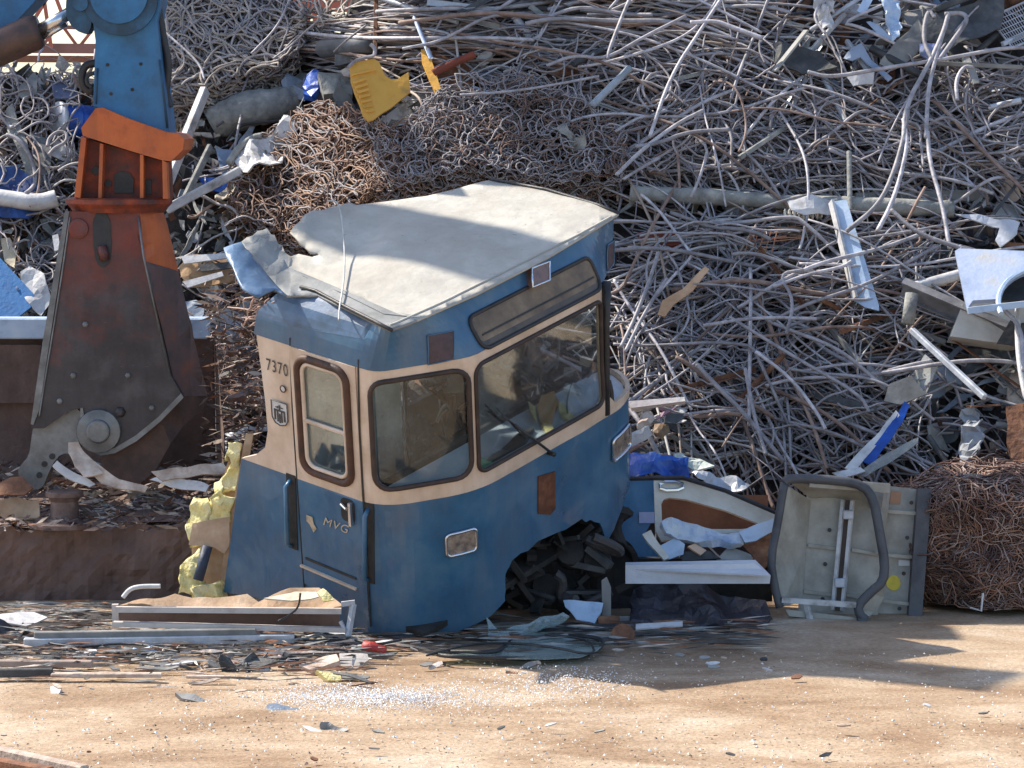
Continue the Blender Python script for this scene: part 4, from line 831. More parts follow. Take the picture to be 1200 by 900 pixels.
# top right
P2('corrugated_strip','bright blue white corrugated strip hanging from the top edge','strip',[(1030,-6),(1036,-8),(1052,-6),(1055,20),(1054,45),(1044,52),(1042,30)],SKYB,lift=.6,cr=.06,step=4,csc=9)
P2('corrugated_strip','pale blue narrow strip left of the hanging corrugated strip','strip',[(1004,12),(1014,-6),(1026,-6),(1016,12),(1008,14)],SKYB,lift=.55,cr=.03,step=4)
P2('foil_bundle','bright crumpled foil bundle near the top edge left of the blue strips','foil',[(955,-5),(978,-6),(976,20),(974,38),(962,36),(958,15)],LWH,lift=.55,cr=.1,step=4,csc=9)
for P,m_,lb in [([(1016,28),(1020,28),(1046,46),(1044,52),(1030,46)],SKYB,'short pale blue strip under the hanging corrugated strip'),
 ([(990,66),(998,52),(1010,48),(1022,70),(1045,92),(1040,96),(1018,76),(1008,66),(998,70)],M('blue_grey',(.2,.26,.36),(.3,.36,.46)),'blue grey plate with a curved notch left of the grey flaps'),
 ([(1032,75),(1040,62),(1048,50),(1075,25),(1082,34),(1078,55),(1060,72),(1038,78)],GREY,'broad grey flap right under the hanging corrugated strip'),
 ([(1078,50),(1105,55),(1112,66),(1088,72),(1076,64)],M('bluegrey2',(.14,.17,.2),(.22,.26,.48)),'blue grey curved plate right of the broad grey flap'),
 ([(1080,25),(1180,-10),(1175,30),(1110,58),(1085,50)],DGREY,'large dark plate in the top right of the heap'),
 ([(1126,62),(1136,64),(1150,94),(1140,98),(1134,80)],GREY,'narrow grey tongue left of the wire mesh rack'),
 ([(990,90),(1022,86),(1022,98),(1000,100)],LWH,'flat white plate under the blue grey notched plate'),
 ([(905,50),(960,55),(980,75),(940,82),(908,72)],DGREY,'dark flat sheet in the hollow left of the top right plates'),
 ([(1128,62),(1138,68),(1142,78),(1132,76)],M('khaki',(.3,.3,.2),(.45,.44,.32)),'small pale leaf-like scrap left of the mesh rack')]: P2('sheet_scrap',lb,'sheet',P,m_,lift=.42,cr=.06,step=7)
beam('lattice_bar','rusty white bar with brackets rising to the top right','bar',(1098,30),(1150,-6),.07,.05,PALEW,.62)
beam('long_bar','long grey bar rising to the top edge behind the bracketed bar','bar',(1060,25),(1110,-8),.03,.04,CONC,.48)
beam('long_bar','dark blue grey bar rising right above the mesh rack','bar',(1088,62),(1172,30),.06,.05,DGREY,.48)
beam('shiny_bar','dark shiny straight bar sloping down left from the pale foil bundle','bar',(1012,44),(944,88),.035,.03,ALU,.5)
beam('flat_bar','flat worn bar continuing down left from the dark shiny bar','bar',(940,88),(902,136),.06,.02,GREY,.5)
mr_=empty('mesh_rack',hp(1180,65,.35),'rectangular wire mesh rack at the right edge of the heap','rack'); b=MB(); C4=[hp(1153,58,.35),hp(1215,30,.35),hp(1235,70,.35),hp(1180,93,.35)]
b.tube(C4,.012,6,closed=True); b.build('rack_frame',ALU,mr_); b=MB()
for k in range(1,22): t=k/22; b.tube([C4[0].lerp(C4[1],t),C4[3].lerp(C4[2],t)],.0035,4)
for k in range(1,7): t=k/7; b.tube([C4[0].lerp(C4[3],t),C4[1].lerp(C4[2],t)],.0035,4)
b.build('rack_wires',ALU,mr_)
b=MB(); b.lathe(hp(1200,15,.25),[(.18,-.2),(.19,-.18),(.18,-.1),(.19,-.05),(.18,0),(.19,.08),(.17,.2)],24,rot=Matrix.Rotation(R(70),3,'Y')); tag(b.build('rusty_drum',RUST,smooth_=True),'rusty ribbed drum cut off by the top right corner','drum')
# centre hollow
b=MB(); b.lathe(hp(718,165,.05),[(.02,-.14),(.12,-.1),(.17,0),(.12,.1),(.02,.14)],18); tag(b.build('dark_ball',M('ball_dark',(.03,.035,.03),(.05,.055,.05),rough=.25),smooth_=True),'dark glossy rounded vessel in the hollow above the tram roof','vessel')
rodpx('thin_pipe','straight blue grey pipe rising from the dark vessel','pipe',[(692,176),(720,148),(736,132)],.03,M('pipe_bluegrey',(.22,.26,.3),(.35,.4,.45)),.5)
P2('torn_rag','pale grey torn rag of sheet right of the grey wire tangle','rag',[(648,146),(662,142),(668,158),(684,164),(690,178),(672,172),(664,160)],CONC,lift=.45,cr=.1,step=4,csc=7)
P2('rust_flake','rusty brown flake among the rods above the dark hollow','flake',[(634,72),(680,70),(690,82),(655,92),(640,84)],RUST,lift=.2,cr=.05)
# pink scrap pile right of tram
random.seed(21)
P2('white_plank','white pink edged plank jutting out right of the tram headlight','plank',[(736,470),(802,465),(803,470),(740,478)],M('plank_white',(.55,.48,.45),(.7,.64,.6)),lift=.55,th=.04)
for P,m_,lb in [([(737,528),(806,540),(808,558),(737,560)],BPL,'deep blue torn sheet right of the tram headlight'),
 ([(745,500),(752,485),(764,480),(768,488),(758,508),(748,512)],PALEW,'pink white crumpled strip under the white plank'),
 ([(764,500),(780,496),(786,508),(776,520),(766,514)],M('brown_ball',(.1,.06,.03),(.2,.12,.06)),'brown rounded lump under the white plank'),
 ([(790,535),(798,528),(812,530),(835,545),(828,552),(806,548)],M('pale_green',(.35,.4,.38),(.5,.55,.5)),'pale green frame piece below the crossed rods'),
 ([(780,490),(798,484),(802,492),(782,500)],DGREY,'dark curled strip beside the brown lump'),
 ([(737,512),(762,506),(768,514),(740,524)],LWH,'white splintered strip near the tram headlight'),
 ([(805,552),(850,556),(880,566),(870,574),(820,566)],ALU,'silver flattened sheet above the cream tram panel')]: P2('torn_scrap',lb,'torn scrap',P,m_,lift=.5,cr=.07,step=5,csc=5)
for i in range(26):
    px,py=U(738,800),U(478,545); shard(px,py,U(6,16),U(1.5,4),U(-.4,.4),hp(px,py,.5).y,random.choice([PALEW,LWH,DGREY,M('mauve',(.25,.12,.2),(.4,.25,.32))]),'torn_strip','thin torn strip in the pinkish pile right of the tram headlight','scrap strip','thin strips in the pinkish pile')
# ================================================================ RANDOM HEAP SCRAP (individuals)
random.seed(77)
TON=[(GREY,'grey'),(DGREY,'dark'),(RUST,'rusty'),(LWH,'white'),(CONC,'pale grey'),(M('bluegrey',(.12,.16,.22),(.22,.27,.34),rnd=.3),'blue grey'),(PALEW,'pale brown'),(ALU,'silver')]
REG=[((0,85,110,370),46),((190,20,400,120),8),((940,0,1200,110),44),((740,225,1200,300),30),((1040,290,1200,560),60),((230,330,310,560),36),((560,60,900,240),12),((900,320,1100,560),22),((200,150,420,330),34),((450,120,740,245),16),((225,340,312,560),40),((330,60,600,120),14)]
for (x0_,y0_,x1_,y1_),cnt in REG:
    for i in range(cnt):
        px,py=U(x0_,x1_),U(y0_,y1_); s_=U(7,22)
        if x0_==190 : s_*=.6
        m_,tn=random.choice(TON); kd=random.choice(['flake','strip','crumple'])
        w=s_ if kd!='strip' else s_*1.8; h=s_*.7 if kd!='strip' else s_*.22
        shard(px,py,w,h,U(-1.2,1.2),hp(px,py,U(.05,.34)).y,m_,{'flake':'metal_flake','strip':'metal_strip','crumple':'crumpled_sheet'}[kd],
          f"{tn} {'flat piece' if kd=='flake' else 'narrow strip' if kd=='strip' else 'crumpled sheet'} {where(px,py)}",'scrap piece','loose scrap pieces in the heap',.16 if kd=='crumple' else .05,nrm=(U(-.7,.7),-1,U(-.1,1.3)))
# loose small scrap as stuff
b=MB()
for i in range(5200):
    r_=random.random()
    if r_<.3: px,py=U(-10,115),U(84,400)
    elif r_<.5: px,py=U(195,330),U(130,600)
    else: px,py=U(300,1230),U(0,590)
    if py<110 and px<420 and px>100: continue
    c=hp(px,py,U(-.05,.12)); s_=U(.02,.09)*(1.2 if r_<.3 else 1); a=V((U(-1,1),U(-1,1),U(-1,1)))*s_; e=V((U(-1,1),U(-1,1),U(-1,1)))*s_*U(.2,1)
    w_=V((U(-1,1),U(-1,1),U(-1,1)))*s_*.4
    b.add([c-a,c+e,c+a+w_,c-e],[(0,1,2),(0,2,3)],random.choice([0,0,0,0,1,1,2,2,3,4,5]))
tag(b.build('loose_scrap',[DGREY,GREY,RUST,LWH,CONC,PALEW],loc=(0,0,0)),'countless small flakes and splinters filling the gaps of the heap','loose scrap',kind='stuff')
# ================================================================ RODS
random.seed(101)
RGR='steel rods lying in the heap'
def rodpts(px,py,ang,L_,curv,lift,bow,wig=0,kink=None,n=12):
    P=[];a=ang;x,y=px,py;st=L_/n; ph=U(0,6)
    for i in range(n+1):
        t=i/n; P.append(tuple(hp(x,y,lift+bow*math.sin(math.pi*t)+.04*math.sin(ph+t*7))))
        if kink and abs(t-kink[0])<.5/n: a+=kink[1]
        a+=curv/n+U(-wig,wig); x+=math.cos(a)*st;y+=math.sin(a)*st
    return P
def gen(reg):
    if reg=='top': px,py=U(380,930),U(-12,80); ang=random.gauss(.03,.13); L_=U(150,480); curv=U(-.35,.35); px-=L_*.3
    elif reg=='mid': px,py=U(640,1220),U(85,238); ang=random.choice([random.gauss(0,.35),random.gauss(0,.35),U(-1.5,1.5)]); L_=U(60,300); curv=random.choice([U(-.2,.2),U(-.5,.5),U(-2,2)])
    elif reg=='low': 
        px,py=U(715,1090),U(285,560); t=(py-285)/275; ang=random.choice([random.gauss(.05,.25),random.gauss(.6,.25),random.gauss(-.55,.25),random.gauss(1.2,.3)] if t>.4 else [random.gauss(0,.25),random.gauss(-.4,.3),random.gauss(.2,.3)]); L_=U(80,280); curv=random.choice([U(-.15,.15),U(-.5,.5)]); px-=L_*.4*math.cos(ang);py-=L_*.4*math.sin(ang)
    elif reg=='left': px,py=U(200,330),U(150,420); ang=U(-.8,.5); L_=U(40,110); curv=U(-1.5,1.5)
    elif reg=='far': px,py=U(-20,110),U(95,360); ang=U(-1.5,1.5); L_=U(30,110); curv=U(-2,2)
    elif reg=='right': px,py=U(1020,1200),U(240,545); ang=U(-1,1.2); L_=U(50,190); curv=U(-.8,.8)
    elif reg=='up': px,py=U(440,720),U(60,135); ang=random.gauss(-.15,.4); L_=U(60,220); curv=U(-.8,.8)
    return px,py,ang,L_,curv
def ok(px,py):
    if py<75 and px<400: return False
    return True
cntI=0; lab_kinds={}
stuff=MB()
plan=[('top',95,540),('mid',80,900),('low',85,800),('left',8,60),('far',10,110),('right',14,120),('up',8,120)]
for reg,ni,ns in plan:
    for i in range(ni+ns):
        px,py,ang,L_,curv=gen(reg); ind=i>=ns
        if 1105<px+math.cos(ang)*L_/2<1230 and 275<py+math.sin(ang)*L_/2<405: continue
        if 1040<px+math.cos(ang)*L_/2<1200 and 380<py+math.sin(ang)*L_/2<560 and random.random()<.6: continue
        if reg in('mid','low','top') and not ind and noise.noise(V((px/75,py/45,3)))>.22: continue
        lift=U(.22,.42) if ind else U(-.08,.26); bow=U(-.05,.12)
        kink=(U(.15,.85),random.choice([-1,1])*U(.4,1.5)) if random.random()<({'mid':.3,'low':.12,'right':.25}.get(reg,.1)) else None
        r_=random.choice([U(.004,.007),U(.006,.010),U(.009,.013),U(.008,.015)])
        if ind: r_*=1.25
        n_=14 if ind else 10
        if reg=='top': n_+=4
        P=rodpts(px,py,ang,L_,curv,lift,bow,.008 if reg=='low' else .014,kink,n_)
        if any(proj(V(q))[1]<20 and proj(V(q))[0]<385 for q in P) : continue
        if sum(1 for q in P if proj(V(q))[0]>935 and proj(V(q))[1]<95)>2 and random.random()<.85: continue
        if ind:
            P=smooth(P,1); m_=random.choice([ROD,ROD,ROD,ROD,RODR]); b=MB(); b.tube(P,r_,7); o=b.build('steel_rod',m_,smooth_=True)
            cx,cy=proj(V(P[len(P)//2])); cx=min(1199,max(0,cx));cy=min(899,max(0,cy))
            sh=('sharply bent' if kink else 'straight' if abs(curv)<.2 else 'slightly curved' if abs(curv)<.8 else 'strongly curved')
            ln='long' if L_>220 else 'short' if L_<100 else 'medium'
            tag(o,f"{ln} {sh} {'rust brown' if m_ is RODR else 'grey'} steel rod {where(cx,cy)}",'rod',RGR)
        else: stuff.tube(P,r_*.88,5,mi=random.choice([0,0,0,0,3,3,1,2,2,4]),cap=True)
o=stuff.build('steel_rods',[M('rod_mass',(.17,.16,.175),(.33,.31,.34),(.48,.46,.49),sc_=3,rough=.6,metal=.15,bump=.1),RODR,RODD,M('rod_light',(.3,.29,.29),(.5,.48,.47),(.62,.6,.58),sc_=4),M('rod_tan',(.2,.15,.12),(.36,.29,.24),(.48,.41,.36),sc_=4)],loc=(0,0,0),smooth_=True); tag(o,'dense layers of grey steel rods under the top ones','steel rods',kind='stuff')
random.seed(404)
for k in range(64):
    px,py=random.choice([(U(640,1200),U(90,240)),(U(900,1200),U(20,110)),(U(1030,1200),U(280,550)),(U(740,1080),U(300,560)),(U(430,640),U(5,60))])
    ang=random.gauss(0,.6); L_=U(25,110); a=hp(px,py,U(.22,.42)); c=hp(px+math.cos(ang)*L_,py+math.sin(ang)*L_,U(.22,.42)); kd=k%4; b=MB(); m_,tn=random.choice([(GREY,'grey'),(DGREY,'dark'),(CONC,'pale grey'),(RUST,'rusty'),(ALU,'silver')])
    if kd==0: b.bar(a,c,U(.03,.07),.008); nm,ct='flat_bar','flat bar'
    elif kd==1: w=U(.03,.05); b.bar(a,c,w,.006); b.bar(a+V((0,w/2,w/2)),c+V((0,w/2,w/2)),.006,w); nm,ct='angle_iron','angle iron'
    elif kd==2: b.tube([a,c],U(.018,.035),12); nm,ct='steel_pipe','pipe'
    else: b.bar(a,c,.035,.035,bev=.004); nm,ct='box_section','box section'
    cx,cy=proj((a+c)/2); tag(b.build(nm,m_),f'{tn} {ct} {where(min(1199,cx),cy)}',ct,'bars and pipes in the heap')
# hand placed rods
for P,r_,lb in [([(1090,110),(1075,150),(1078,170),(1090,136)],.02,''),]: pass
HR=[([(712,72),(735,45),(752,20),(782,-5)],.016,'curved light rod hanging down through the straight rods near the top'),([(710,130),(712,118),(735,60),(758,10)],.02,'thick pale rod bending steeply down right of the dark hollow'),
([(640,138),(672,125),(708,131),(750,105),(800,80)],.018,'pale rod arching over the dark hollow'),([(758,222),(782,150),(818,95),(860,30),(885,-5)],.02,'long thick light rod rising steeply from the tram roof corner to the top'),
([(805,88),(835,86),(850,92),(888,106)],.026,'thick wavy pinkish white rod end in the upper heap'),([(1084,132),(1072,108),(1078,72),(1086,82)],.026,'pale rod bent into an upright hook at the upper right'),
([(1050,228),(1052,185),(1080,135),(1096,100),(1102,78)],.026,'thick light rod standing upright and bent in the upper right'),([(1092,130),(1110,105),(1125,84),(1118,76),(1098,78)],.026,'thick pale rod looped over beside the upright rod'),
([(1076,222),(1078,170),(1084,140),(1100,85)],.024,'second thick upright rod beside the upright bent rod'),([(940,145),(965,152),(1020,142),(1100,130),(1170,116),(1210,118)],.022,'long light rod running level across the upper right'),
([(1112,178),(1110,155),(1120,138),(1130,140)],.022,'short light rod hooked at its top at the upper right'),([(985,330),(1022,300),(1040,260),(1052,215),(1055,190)],.026,'thick curved light rod of the pair passing the pale channel'),
([(1020,330),(1036,300),(1048,262),(1055,225),(1050,200)],.024,'inner curved rod of the pair passing the pale channel'),([(1078,215),(1080,250),(1095,300),(1103,350)],.024,'thick rod coming down vertically right of the pale channel'),
([(720,265),(750,235),(790,205),(820,190)],.022,'rod end reaching out to the tram roof corner'),([(742,232),(770,228),(800,215),(850,212)],.022,'pale short rod end above the log left end'),
([(725,465),(742,430),(760,382),(768,355)],.02,'light rod leaning steeply right of the tram windscreen'),([(730,470),(752,425),(778,385)],.018,'second light rod leaning steeply right of the tram windscreen'),
([(812,485),(835,510),(870,545),(912,598)],.024,'long pinkish rod slanting down to the cream tram panel'),([(868,490),(875,530),(882,560),(892,590)],.02,'pale rod standing steeply above the cream tram panel'),
([(820,440),(880,430),(950,432)],.018,'pink tinted level rod at the middle of the right heap'),([(770,245),(740,262),(728,270)],.016,'small rod stub under the log left end'),
([(900,395),(940,380),(980,372),(990,365)],.018,'level rod leading to the foot of the pale channel'),([(915,450),(925,410),(905,380),(935,375)],.018,'bent pale rod in the middle of the right heap'),
([(850,430),(930,480),(1000,520),(1010,540)],.018,'light rod running down right behind the grey tray'),([(880,470),(920,500),(950,540),(960,560)],.018,'light rod running down to the grey tray corner'),
([(540,172),(600,168),(650,160),(700,150)],.014,'thin rod lying on the grey wire tangle'),([(300,120),(330,90),(345,55),(352,48)],.014,'thin bent rod near the skyline right of the pale cable tangle'),
([(325,126),(345,112),(362,95),(378,82)],.012,'thin shiny rod left of the bright blue plastic piece'),([(395,120),(405,110),(432,90)],.012,'thin shiny rod in front of the dark hole left of the yellow panel'),
([(960,100),(945,80),(960,60),(1020,40)],.016,'curved rod through the dark hollow at the top right'),([(200,95),(240,130),(246,150)],.014,'dark rod reaching from the hoses to the white beam'),
([(1040,112),(1000,92),(975,88),(1080,46)],.018,'rod with a bow at the grey flaps top right')]
for P,r_,lb in HR:
    rodpx('steel_rod',lb,'rod',P,r_*.72,ROD,.58,RGR)
# ================================================================ TANGLES
def tangle(name,label,cat,poly,cnt,steps,st,curl,r_,mat,lift,seed,zb=0,mats=None,hfn=None,n=4):
    random.seed(seed); b=MB(); xs=[p[0] for p in poly];ys=[p[1] for p in poly]; k=0; mats=mats or [mat]
    while k<cnt:
        x,y=U(min(xs),max(xs)),U(min(ys),max(ys))
        if not inpoly(x,y,poly): continue
        k+=1; a=U(0,6.28);c=U(-curl,curl); l=U(*lift); P=[]
        for i in range(steps):
            P.append((hfn or hp)(x,y,l)); c+=U(-curl,curl)*.5; c*=.9; a+=c; X=x+math.cos(a)*st; Y=y+math.sin(a)*st*.8; l+=U(-.025,.025); l=min(lift[1],max(lift[0],l))
            if not inpoly(X,Y,poly): a+=math.pi*.6; X=x+math.cos(a)*st;Y=y+math.sin(a)*st*.8
            x,y=X,Y
        b.tube(P,r_*U(.75,1.3),n,mi=random.randrange(len(mats)),cap=False)
    return tag(b.build(name,mats,loc=(0,0,0),smooth_=True),label,cat,kind='stuff')
CAB=M('cable_pale',(.3,.25,.21),(.43,.38,.34),(.52,.48,.44),sc_=4,rough=.7)
tangle('cable_tangle','pale grey mass of tangled cables on the left shoulder of the heap','cable tangle',[(192,18),(215,8),(250,0),(300,2),(330,26),(365,42),(352,90),(330,115),(250,140),(200,150)],420,36,5.5,.3,.010,CAB,(-.02,.42),1,mats=[CAB,WIRE])
tangle('cable_tangle','thin loose wires standing up against the sky left of the crane truss','cable tangle',[(300,-8),(410,-8),(410,40),(380,60),(330,60),(290,20)],26,26,7,.3,.009,CAB,(.0,.3),2)
tangle('wire_tangle','grey curly wire tangle behind the tram roof','wire tangle',[(440,205),(475,178),(525,135),(600,122),(650,135),(700,165),(735,200),(730,245),(640,250),(560,240),(440,262)],900,34,3.6,.42,.0055,WIRE,(.05,.45),3,mats=[WIRE,WIRE,WIRER])
tangle('wire_tangle','rusty brown curly wire tangle left behind the peeled tram roof','wire tangle',[(275,225),(330,178),(370,150),(425,165),(470,185),(470,230),(440,262),(350,310),(290,290),(268,262)],680,30,3.8,.42,.0062,WIRER,(.0,.4),4,mats=[WIRER,WIRER,WIRE,M('wire_brown',(.18,.1,.06),(.33,.2,.13))])
tangle('wire_tangle','rusty wire and shreds behind the left side of the tram','wire tangle',[(245,380),(300,330),(320,345),(318,420),(312,530),(265,540),(238,470)],120,24,4,.45,.0065,WIRER,(.05,.4),5)
tangle('wire_tangle','thin curved wires among the rods of the upper right heap','wire tangle',[(600,70),(1210,90),(1210,240),(740,240),(600,130)],170,26,9,.28,.009,WIRE,(.1,.4),6)
tangle('wire_tangle','thin bent wires lying over the lower right rods','wire tangle',[(740,300),(1090,300),(1090,560),(860,570),(740,520)],130,20,8,.2,.008,ROD,(.12,.42),8)
tangle('wire_tangle','small wires between the scrap at the far left','wire tangle',[(-10,100),(105,110),(70,370),(-10,370)],90,20,6,.3,.008,WIRE,(.1,.35),9)
# bales
def SE(d): p=4; n=(abs(d.x)**p+abs(d.y)**p+abs(d.z)**p)**(1/p); return d/n*.97
def bale(name,label,cx,cy,cz,rx,ry,rz,cnt,seed,mats):
    random.seed(seed); e=empty(name,(cx,cy,0),label,'wire bale','bales of rusty wire')
    b=MB(); vs=[]
    for j in range(15):
        for i in range(24):
            t=math.pi*j/14;f=2*math.pi*i/24; d=V((math.sin(t)*math.cos(f),math.sin(t)*math.sin(f),math.cos(t))); k=.86+.26*noise.noise(d*2.1+V((seed,0,0)))
            vs.append((cx+SE(d).x*rx*k,cy+SE(d).y*ry*k,max(.01,cz+SE(d).z*rz*k)))
    b.add(vs,[(j*24+i,j*24+(i+1)%24,(j+1)*24+(i+1)%24,(j+1)*24+i) for j in range(14) for i in range(24)]); b.build('packed_core',M('bale_core',(.04,.02,.015),(.1,.05,.035),(.17,.09,.07),sc_=9,rough=.95,bump=1,bs=30),e)
    b=MB()
    for k in range(cnt):
        d=V((random.gauss(0,1),random.gauss(0,1),random.gauss(0,1))).normalized()
        if d.y>.4 : d.y=-d.y
        if d.z<-.8: d.z*=-1
        dirv=V((U(-1,1),U(-1,1),U(-1,1))).cross(d).normalized(); P=[]; rad=U(.84,1.1)
        for i in range(16):
            kk=rad*(1+.26*noise.noise(d*2.1+V((seed,0,0)))); P.append((cx+SE(d).x*rx*kk,cy+SE(d).y*ry*kk,max(.02,cz+SE(d).z*rz*kk)))
            dirv=(dirv+V((U(-1,1),U(-1,1),U(-1,1)))*1.0).normalized(); dirv=(dirv-d*dirv.dot(d)*.8); d=(d+dirv*.055/rx).normalized(); rad+=U(-.02,.025)
        b.tube(P,U(.003,.006),4,mi=random.randrange(len(mats)),cap=False)
    w=b.build('wire_coils',mats,e,smooth_=True); w['kind']='stuff'
WB=[M('wire_bale0',(.1,.055,.04),(.2,.12,.09)),M('wire_bale1',(.07,.04,.035),(.14,.08,.065)),M('wire_bale2',(.2,.14,.12),(.36,.28,.25)),M('wire_bale3',(.16,.075,.045),(.28,.15,.1)),M('wire_bale1')]
p=gp(1140,722); bale('wire_bale','rusty brown bale of curly wire right of the grey tray',p.x+.2,p.y+.85,.36,.54,.62,.45,4600,3,WB)
p=gp(1240,705); bale('wire_bale','second rusty wire bale cut off by the right edge',p.x-.0,p.y+1.5,.36,.55,.6,.42,2200,4,WB)
rodpx('steel_rod','thin white wire bent in a corner on the front of the rusty bale','rod',[(1,1),(2,2)],.001,ROD) if False else None
pb=gp(1140,722); b=MB(); b.tube([at(1137,712,pb.y+.05),at(1150,716,pb.y+.02),at(1152,695,pb.y+.05)],.008,5); tag(b.build('bent_wire',LWH),'short white wire bent in a corner at the foot of the rusty bale','wire')
# ================================================================ FOREGROUND RIGHT
random.seed(55)
def gplate(name,label,cat,pts,mat,ybase,n=(0,-1,.3),**k):
    cx=sum(p[0] for p in pts)/len(pts);cy=sum(p[1] for p in pts)/len(pts)
    return plate(name,label,cat,pts,mat,at(cx,cy,ybase),n,**k)
BLP=M('panel_blue',(.03,.15,.33),(.05,.21,.42),(.1,.27,.48),sc_=3,rough=.4)
bp_=empty('upright_metal_sheet',at(745,655,.75),'bright blue upright metal panel with a pale sticker right of the tram','panel')
plate('panel_face',None,None,[(722,570),(738,562),(768,562),(768,605),(756,625),(778,656),(735,662),(716,650)],BLP,at(745,610,.75),(0,-1,.2),.03,.01,10,parent=bp_)
plate('sticker',None,None,[(749,600),(768,600),(768,613),(749,613)],M('sticker_pale',(.35,.42,.68),(.45,.5,.75)),at(758,606,.72),(0,-1,.2),.003,parent=bp_)
sp=empty('body_side_panel',at(840,630,.55),'cream tram body panel with a rounded window hole and a rusty sheet behind it','body panel')
CP=M('panel_cream',(.5,.47,.4),(.62,.6,.53),(.68,.66,.6),sc_=4,rough=.4)
plate('panel_frame',None,None,[(766,563),(803,563),(850,578),(908,598),(908,612),(893,620),(775,634),(768,622)],CP,at(838,595,.6),(.05,-1,.5),.03,.0,12,holes=[[(775,590),(778,585),(784,583),(803,585),(850,598),(888,613),(886,618),(868,620),(820,620),(776,618)]],parent=sp)
plate('rusty_lining',None,None,[(772,580),(900,580),(900,628),(772,628)],M('lining_rust',(.2,.07,.03),(.3,.11,.05),(.38,.16,.08),sc_=4,rough=.8),at(838,605,.85),(0,-1,.3),.01,parent=sp)
b=MB(); pc=at(838,595,.6); nn=V((.05,-1,.5)).normalized(); lp=[(772,566),(799,566),(801,575),(774,576)]; b.tube([onp(x,y,pc,nn)+nn*.02 for x,y in smooth(lp,1,True)],.012,6,closed=True); b.build('handle_frame',CHR,sp)
b=MB(); b.tube([at(738,561,.7),at(800,560,.65),at(850,575,.6),at(912,602,.55)],.016,6); b.build('black_edge',BLK,sp)
gplate('crumpled_strip','pale blue and white crumpled roll lying in front of the cream panel','crumpled sheet',[(775,620),(782,613),(800,618),(840,622),(872,624),(872,636),(830,634),(780,630)],M('roll_blue',(.2,.3,.48),(.45,.53,.62),(.6,.62,.6),sc_=6,rough=.35),.35,(0,-.6,.8),th=.05,cr=.05,step=5,csc=6)
for P,m_,lb in [([(753,626),(762,622),(783,655),(776,659)],CP,'slim cream angled strip left of the white plate'),([(768,640),(790,632),(801,640),(800,650),(778,655)],SKYB,'small pale blue flap behind the white plate'),
 ([(840,655),(856,640),(880,650),(882,658)],GREY,'grey triangular sheet behind the white plate'),([(806,640),(815,636),(828,645),(820,650)],M('bit_peach',(.45,.3,.2),(.6,.42,.3)),'peach coloured scrap behind the white plate'),
 ([(866,622),(908,608),(910,620),(885,632),(872,634)],SKYB,'pale blue bent sheet right of the crumpled roll'),([(868,634),(905,622),(906,655),(892,672),(882,650)],RUST,'rusty torn scrap left of the grey tray'),
 ([(795,648),(830,646),(845,655),(800,658)],DGREY,'dark sheet behind the white plate')]: gplate('torn_scrap',lb,'torn scrap',P,m_,.3,(U(-.2,.2),-.8,.6),cr=.03,step=6,th=.015)
wp=empty('white_plate',at(815,684,.0),'flat white plate with a bent front lip lying above black plastic','plate'); WPm=M('plate_white',(.45,.47,.52),(.56,.58,.63),(.66,.67,.68),sc_=3,rough=.45)
b=MB(); b.sheet([(733,659),(885,656),(903,674),(733,666)],lambda x,y:onp(x,y,at(733,666,-.05),V((0,-.25,1)).normalized()),.012,back=lambda P:V((0,0,-1))); b.build('plate_top',WPm,wp)
plate('plate_lip',None,None,[(733,662),(770,662),(885,660),(903,675),(902,684),(733,684)],WPm,at(815,673,-.06),(0,-1,.1),.02,.0,parent=wp)
bgm=M('black_plastic',(.012,.012,.018),(.03,.03,.042),(.07,.07,.1),sc_=3,rough=.3,bump=.5,bs=8)
gplate('black_plastic_sheet','crumpled black plastic sheet on the ground under the white plate','plastic sheet',[(738,700),(745,690),(800,686),(860,690),(898,700),(902,712),(890,728),(868,738),(740,742),(736,725)],bgm,-.1,(0,-.35,1),th=.03,cr=.08,step=7,csc=3)
b=MB(); zplate(b,[(720,655),(905,655),(905,705),(720,705)],.5,.1); tag(b.build('void_shade_backing',DARK),'dark backing that stands in for the shaded void under the white plate','sheet')  # dark colour stands in for the shade in the void below the plate
gplate('pale_strip','long white strip at the front edge of the black plastic','strip',[(745,731),(800,728),(800,733),(745,737)],LWH,-.65,(0,-.3,1),th=.01)
rodpx_g=lambda name,label,cat,P,r_,mat,z=.03,n=6:tag((lambda b:(b.tube(smooth([tuple(gp(q[0],q[1],q[2] if len(q)>2 else z)) for q in P],2),r_,n),b.build(name,mat,smooth_=True))[1])(MB()),label,cat)
# grey tray
TR=M('tray_grey',(.24,.225,.19),(.36,.345,.30),(.45,.43,.38),sc_=4,rough=.6,bump=.15); TRI=M('tray_dark',(.04,.042,.05),(.08,.082,.09),sc_=5,rough=.55)
ty=.15; tn=V((.05,-1,.22)).normalized(); tp=at(990,700,ty)
tray=empty('steel_tray',tp,'upended grey steel tray with ribs and a clamp rod, yellow mark on its right wing','steel tray')
def tpl(name,pts,mat,off=0,th=.012,step=None,holes=(),cr=0,fn=None): return plate(name,None,None,pts,mat,tp+tn*off,tn,th,cr,step or 20,holes,parent=tray)
tpl('right_wing',[(1012,566),(1082,574),(1070,730),(1006,728)],TR,-.22,.02)
tpl('tray_floor',[(946,575),(1040,578),(1028,727),(935,722)],TR,-.18,.015)
b=MB(); A=[(922,563),(906,650),(914,704),(940,712)]; B=[(950,586),(948,640),(940,702),(944,706)]
f=lambda q,off: onp(q[0],q[1],tp+tn*off,tn)
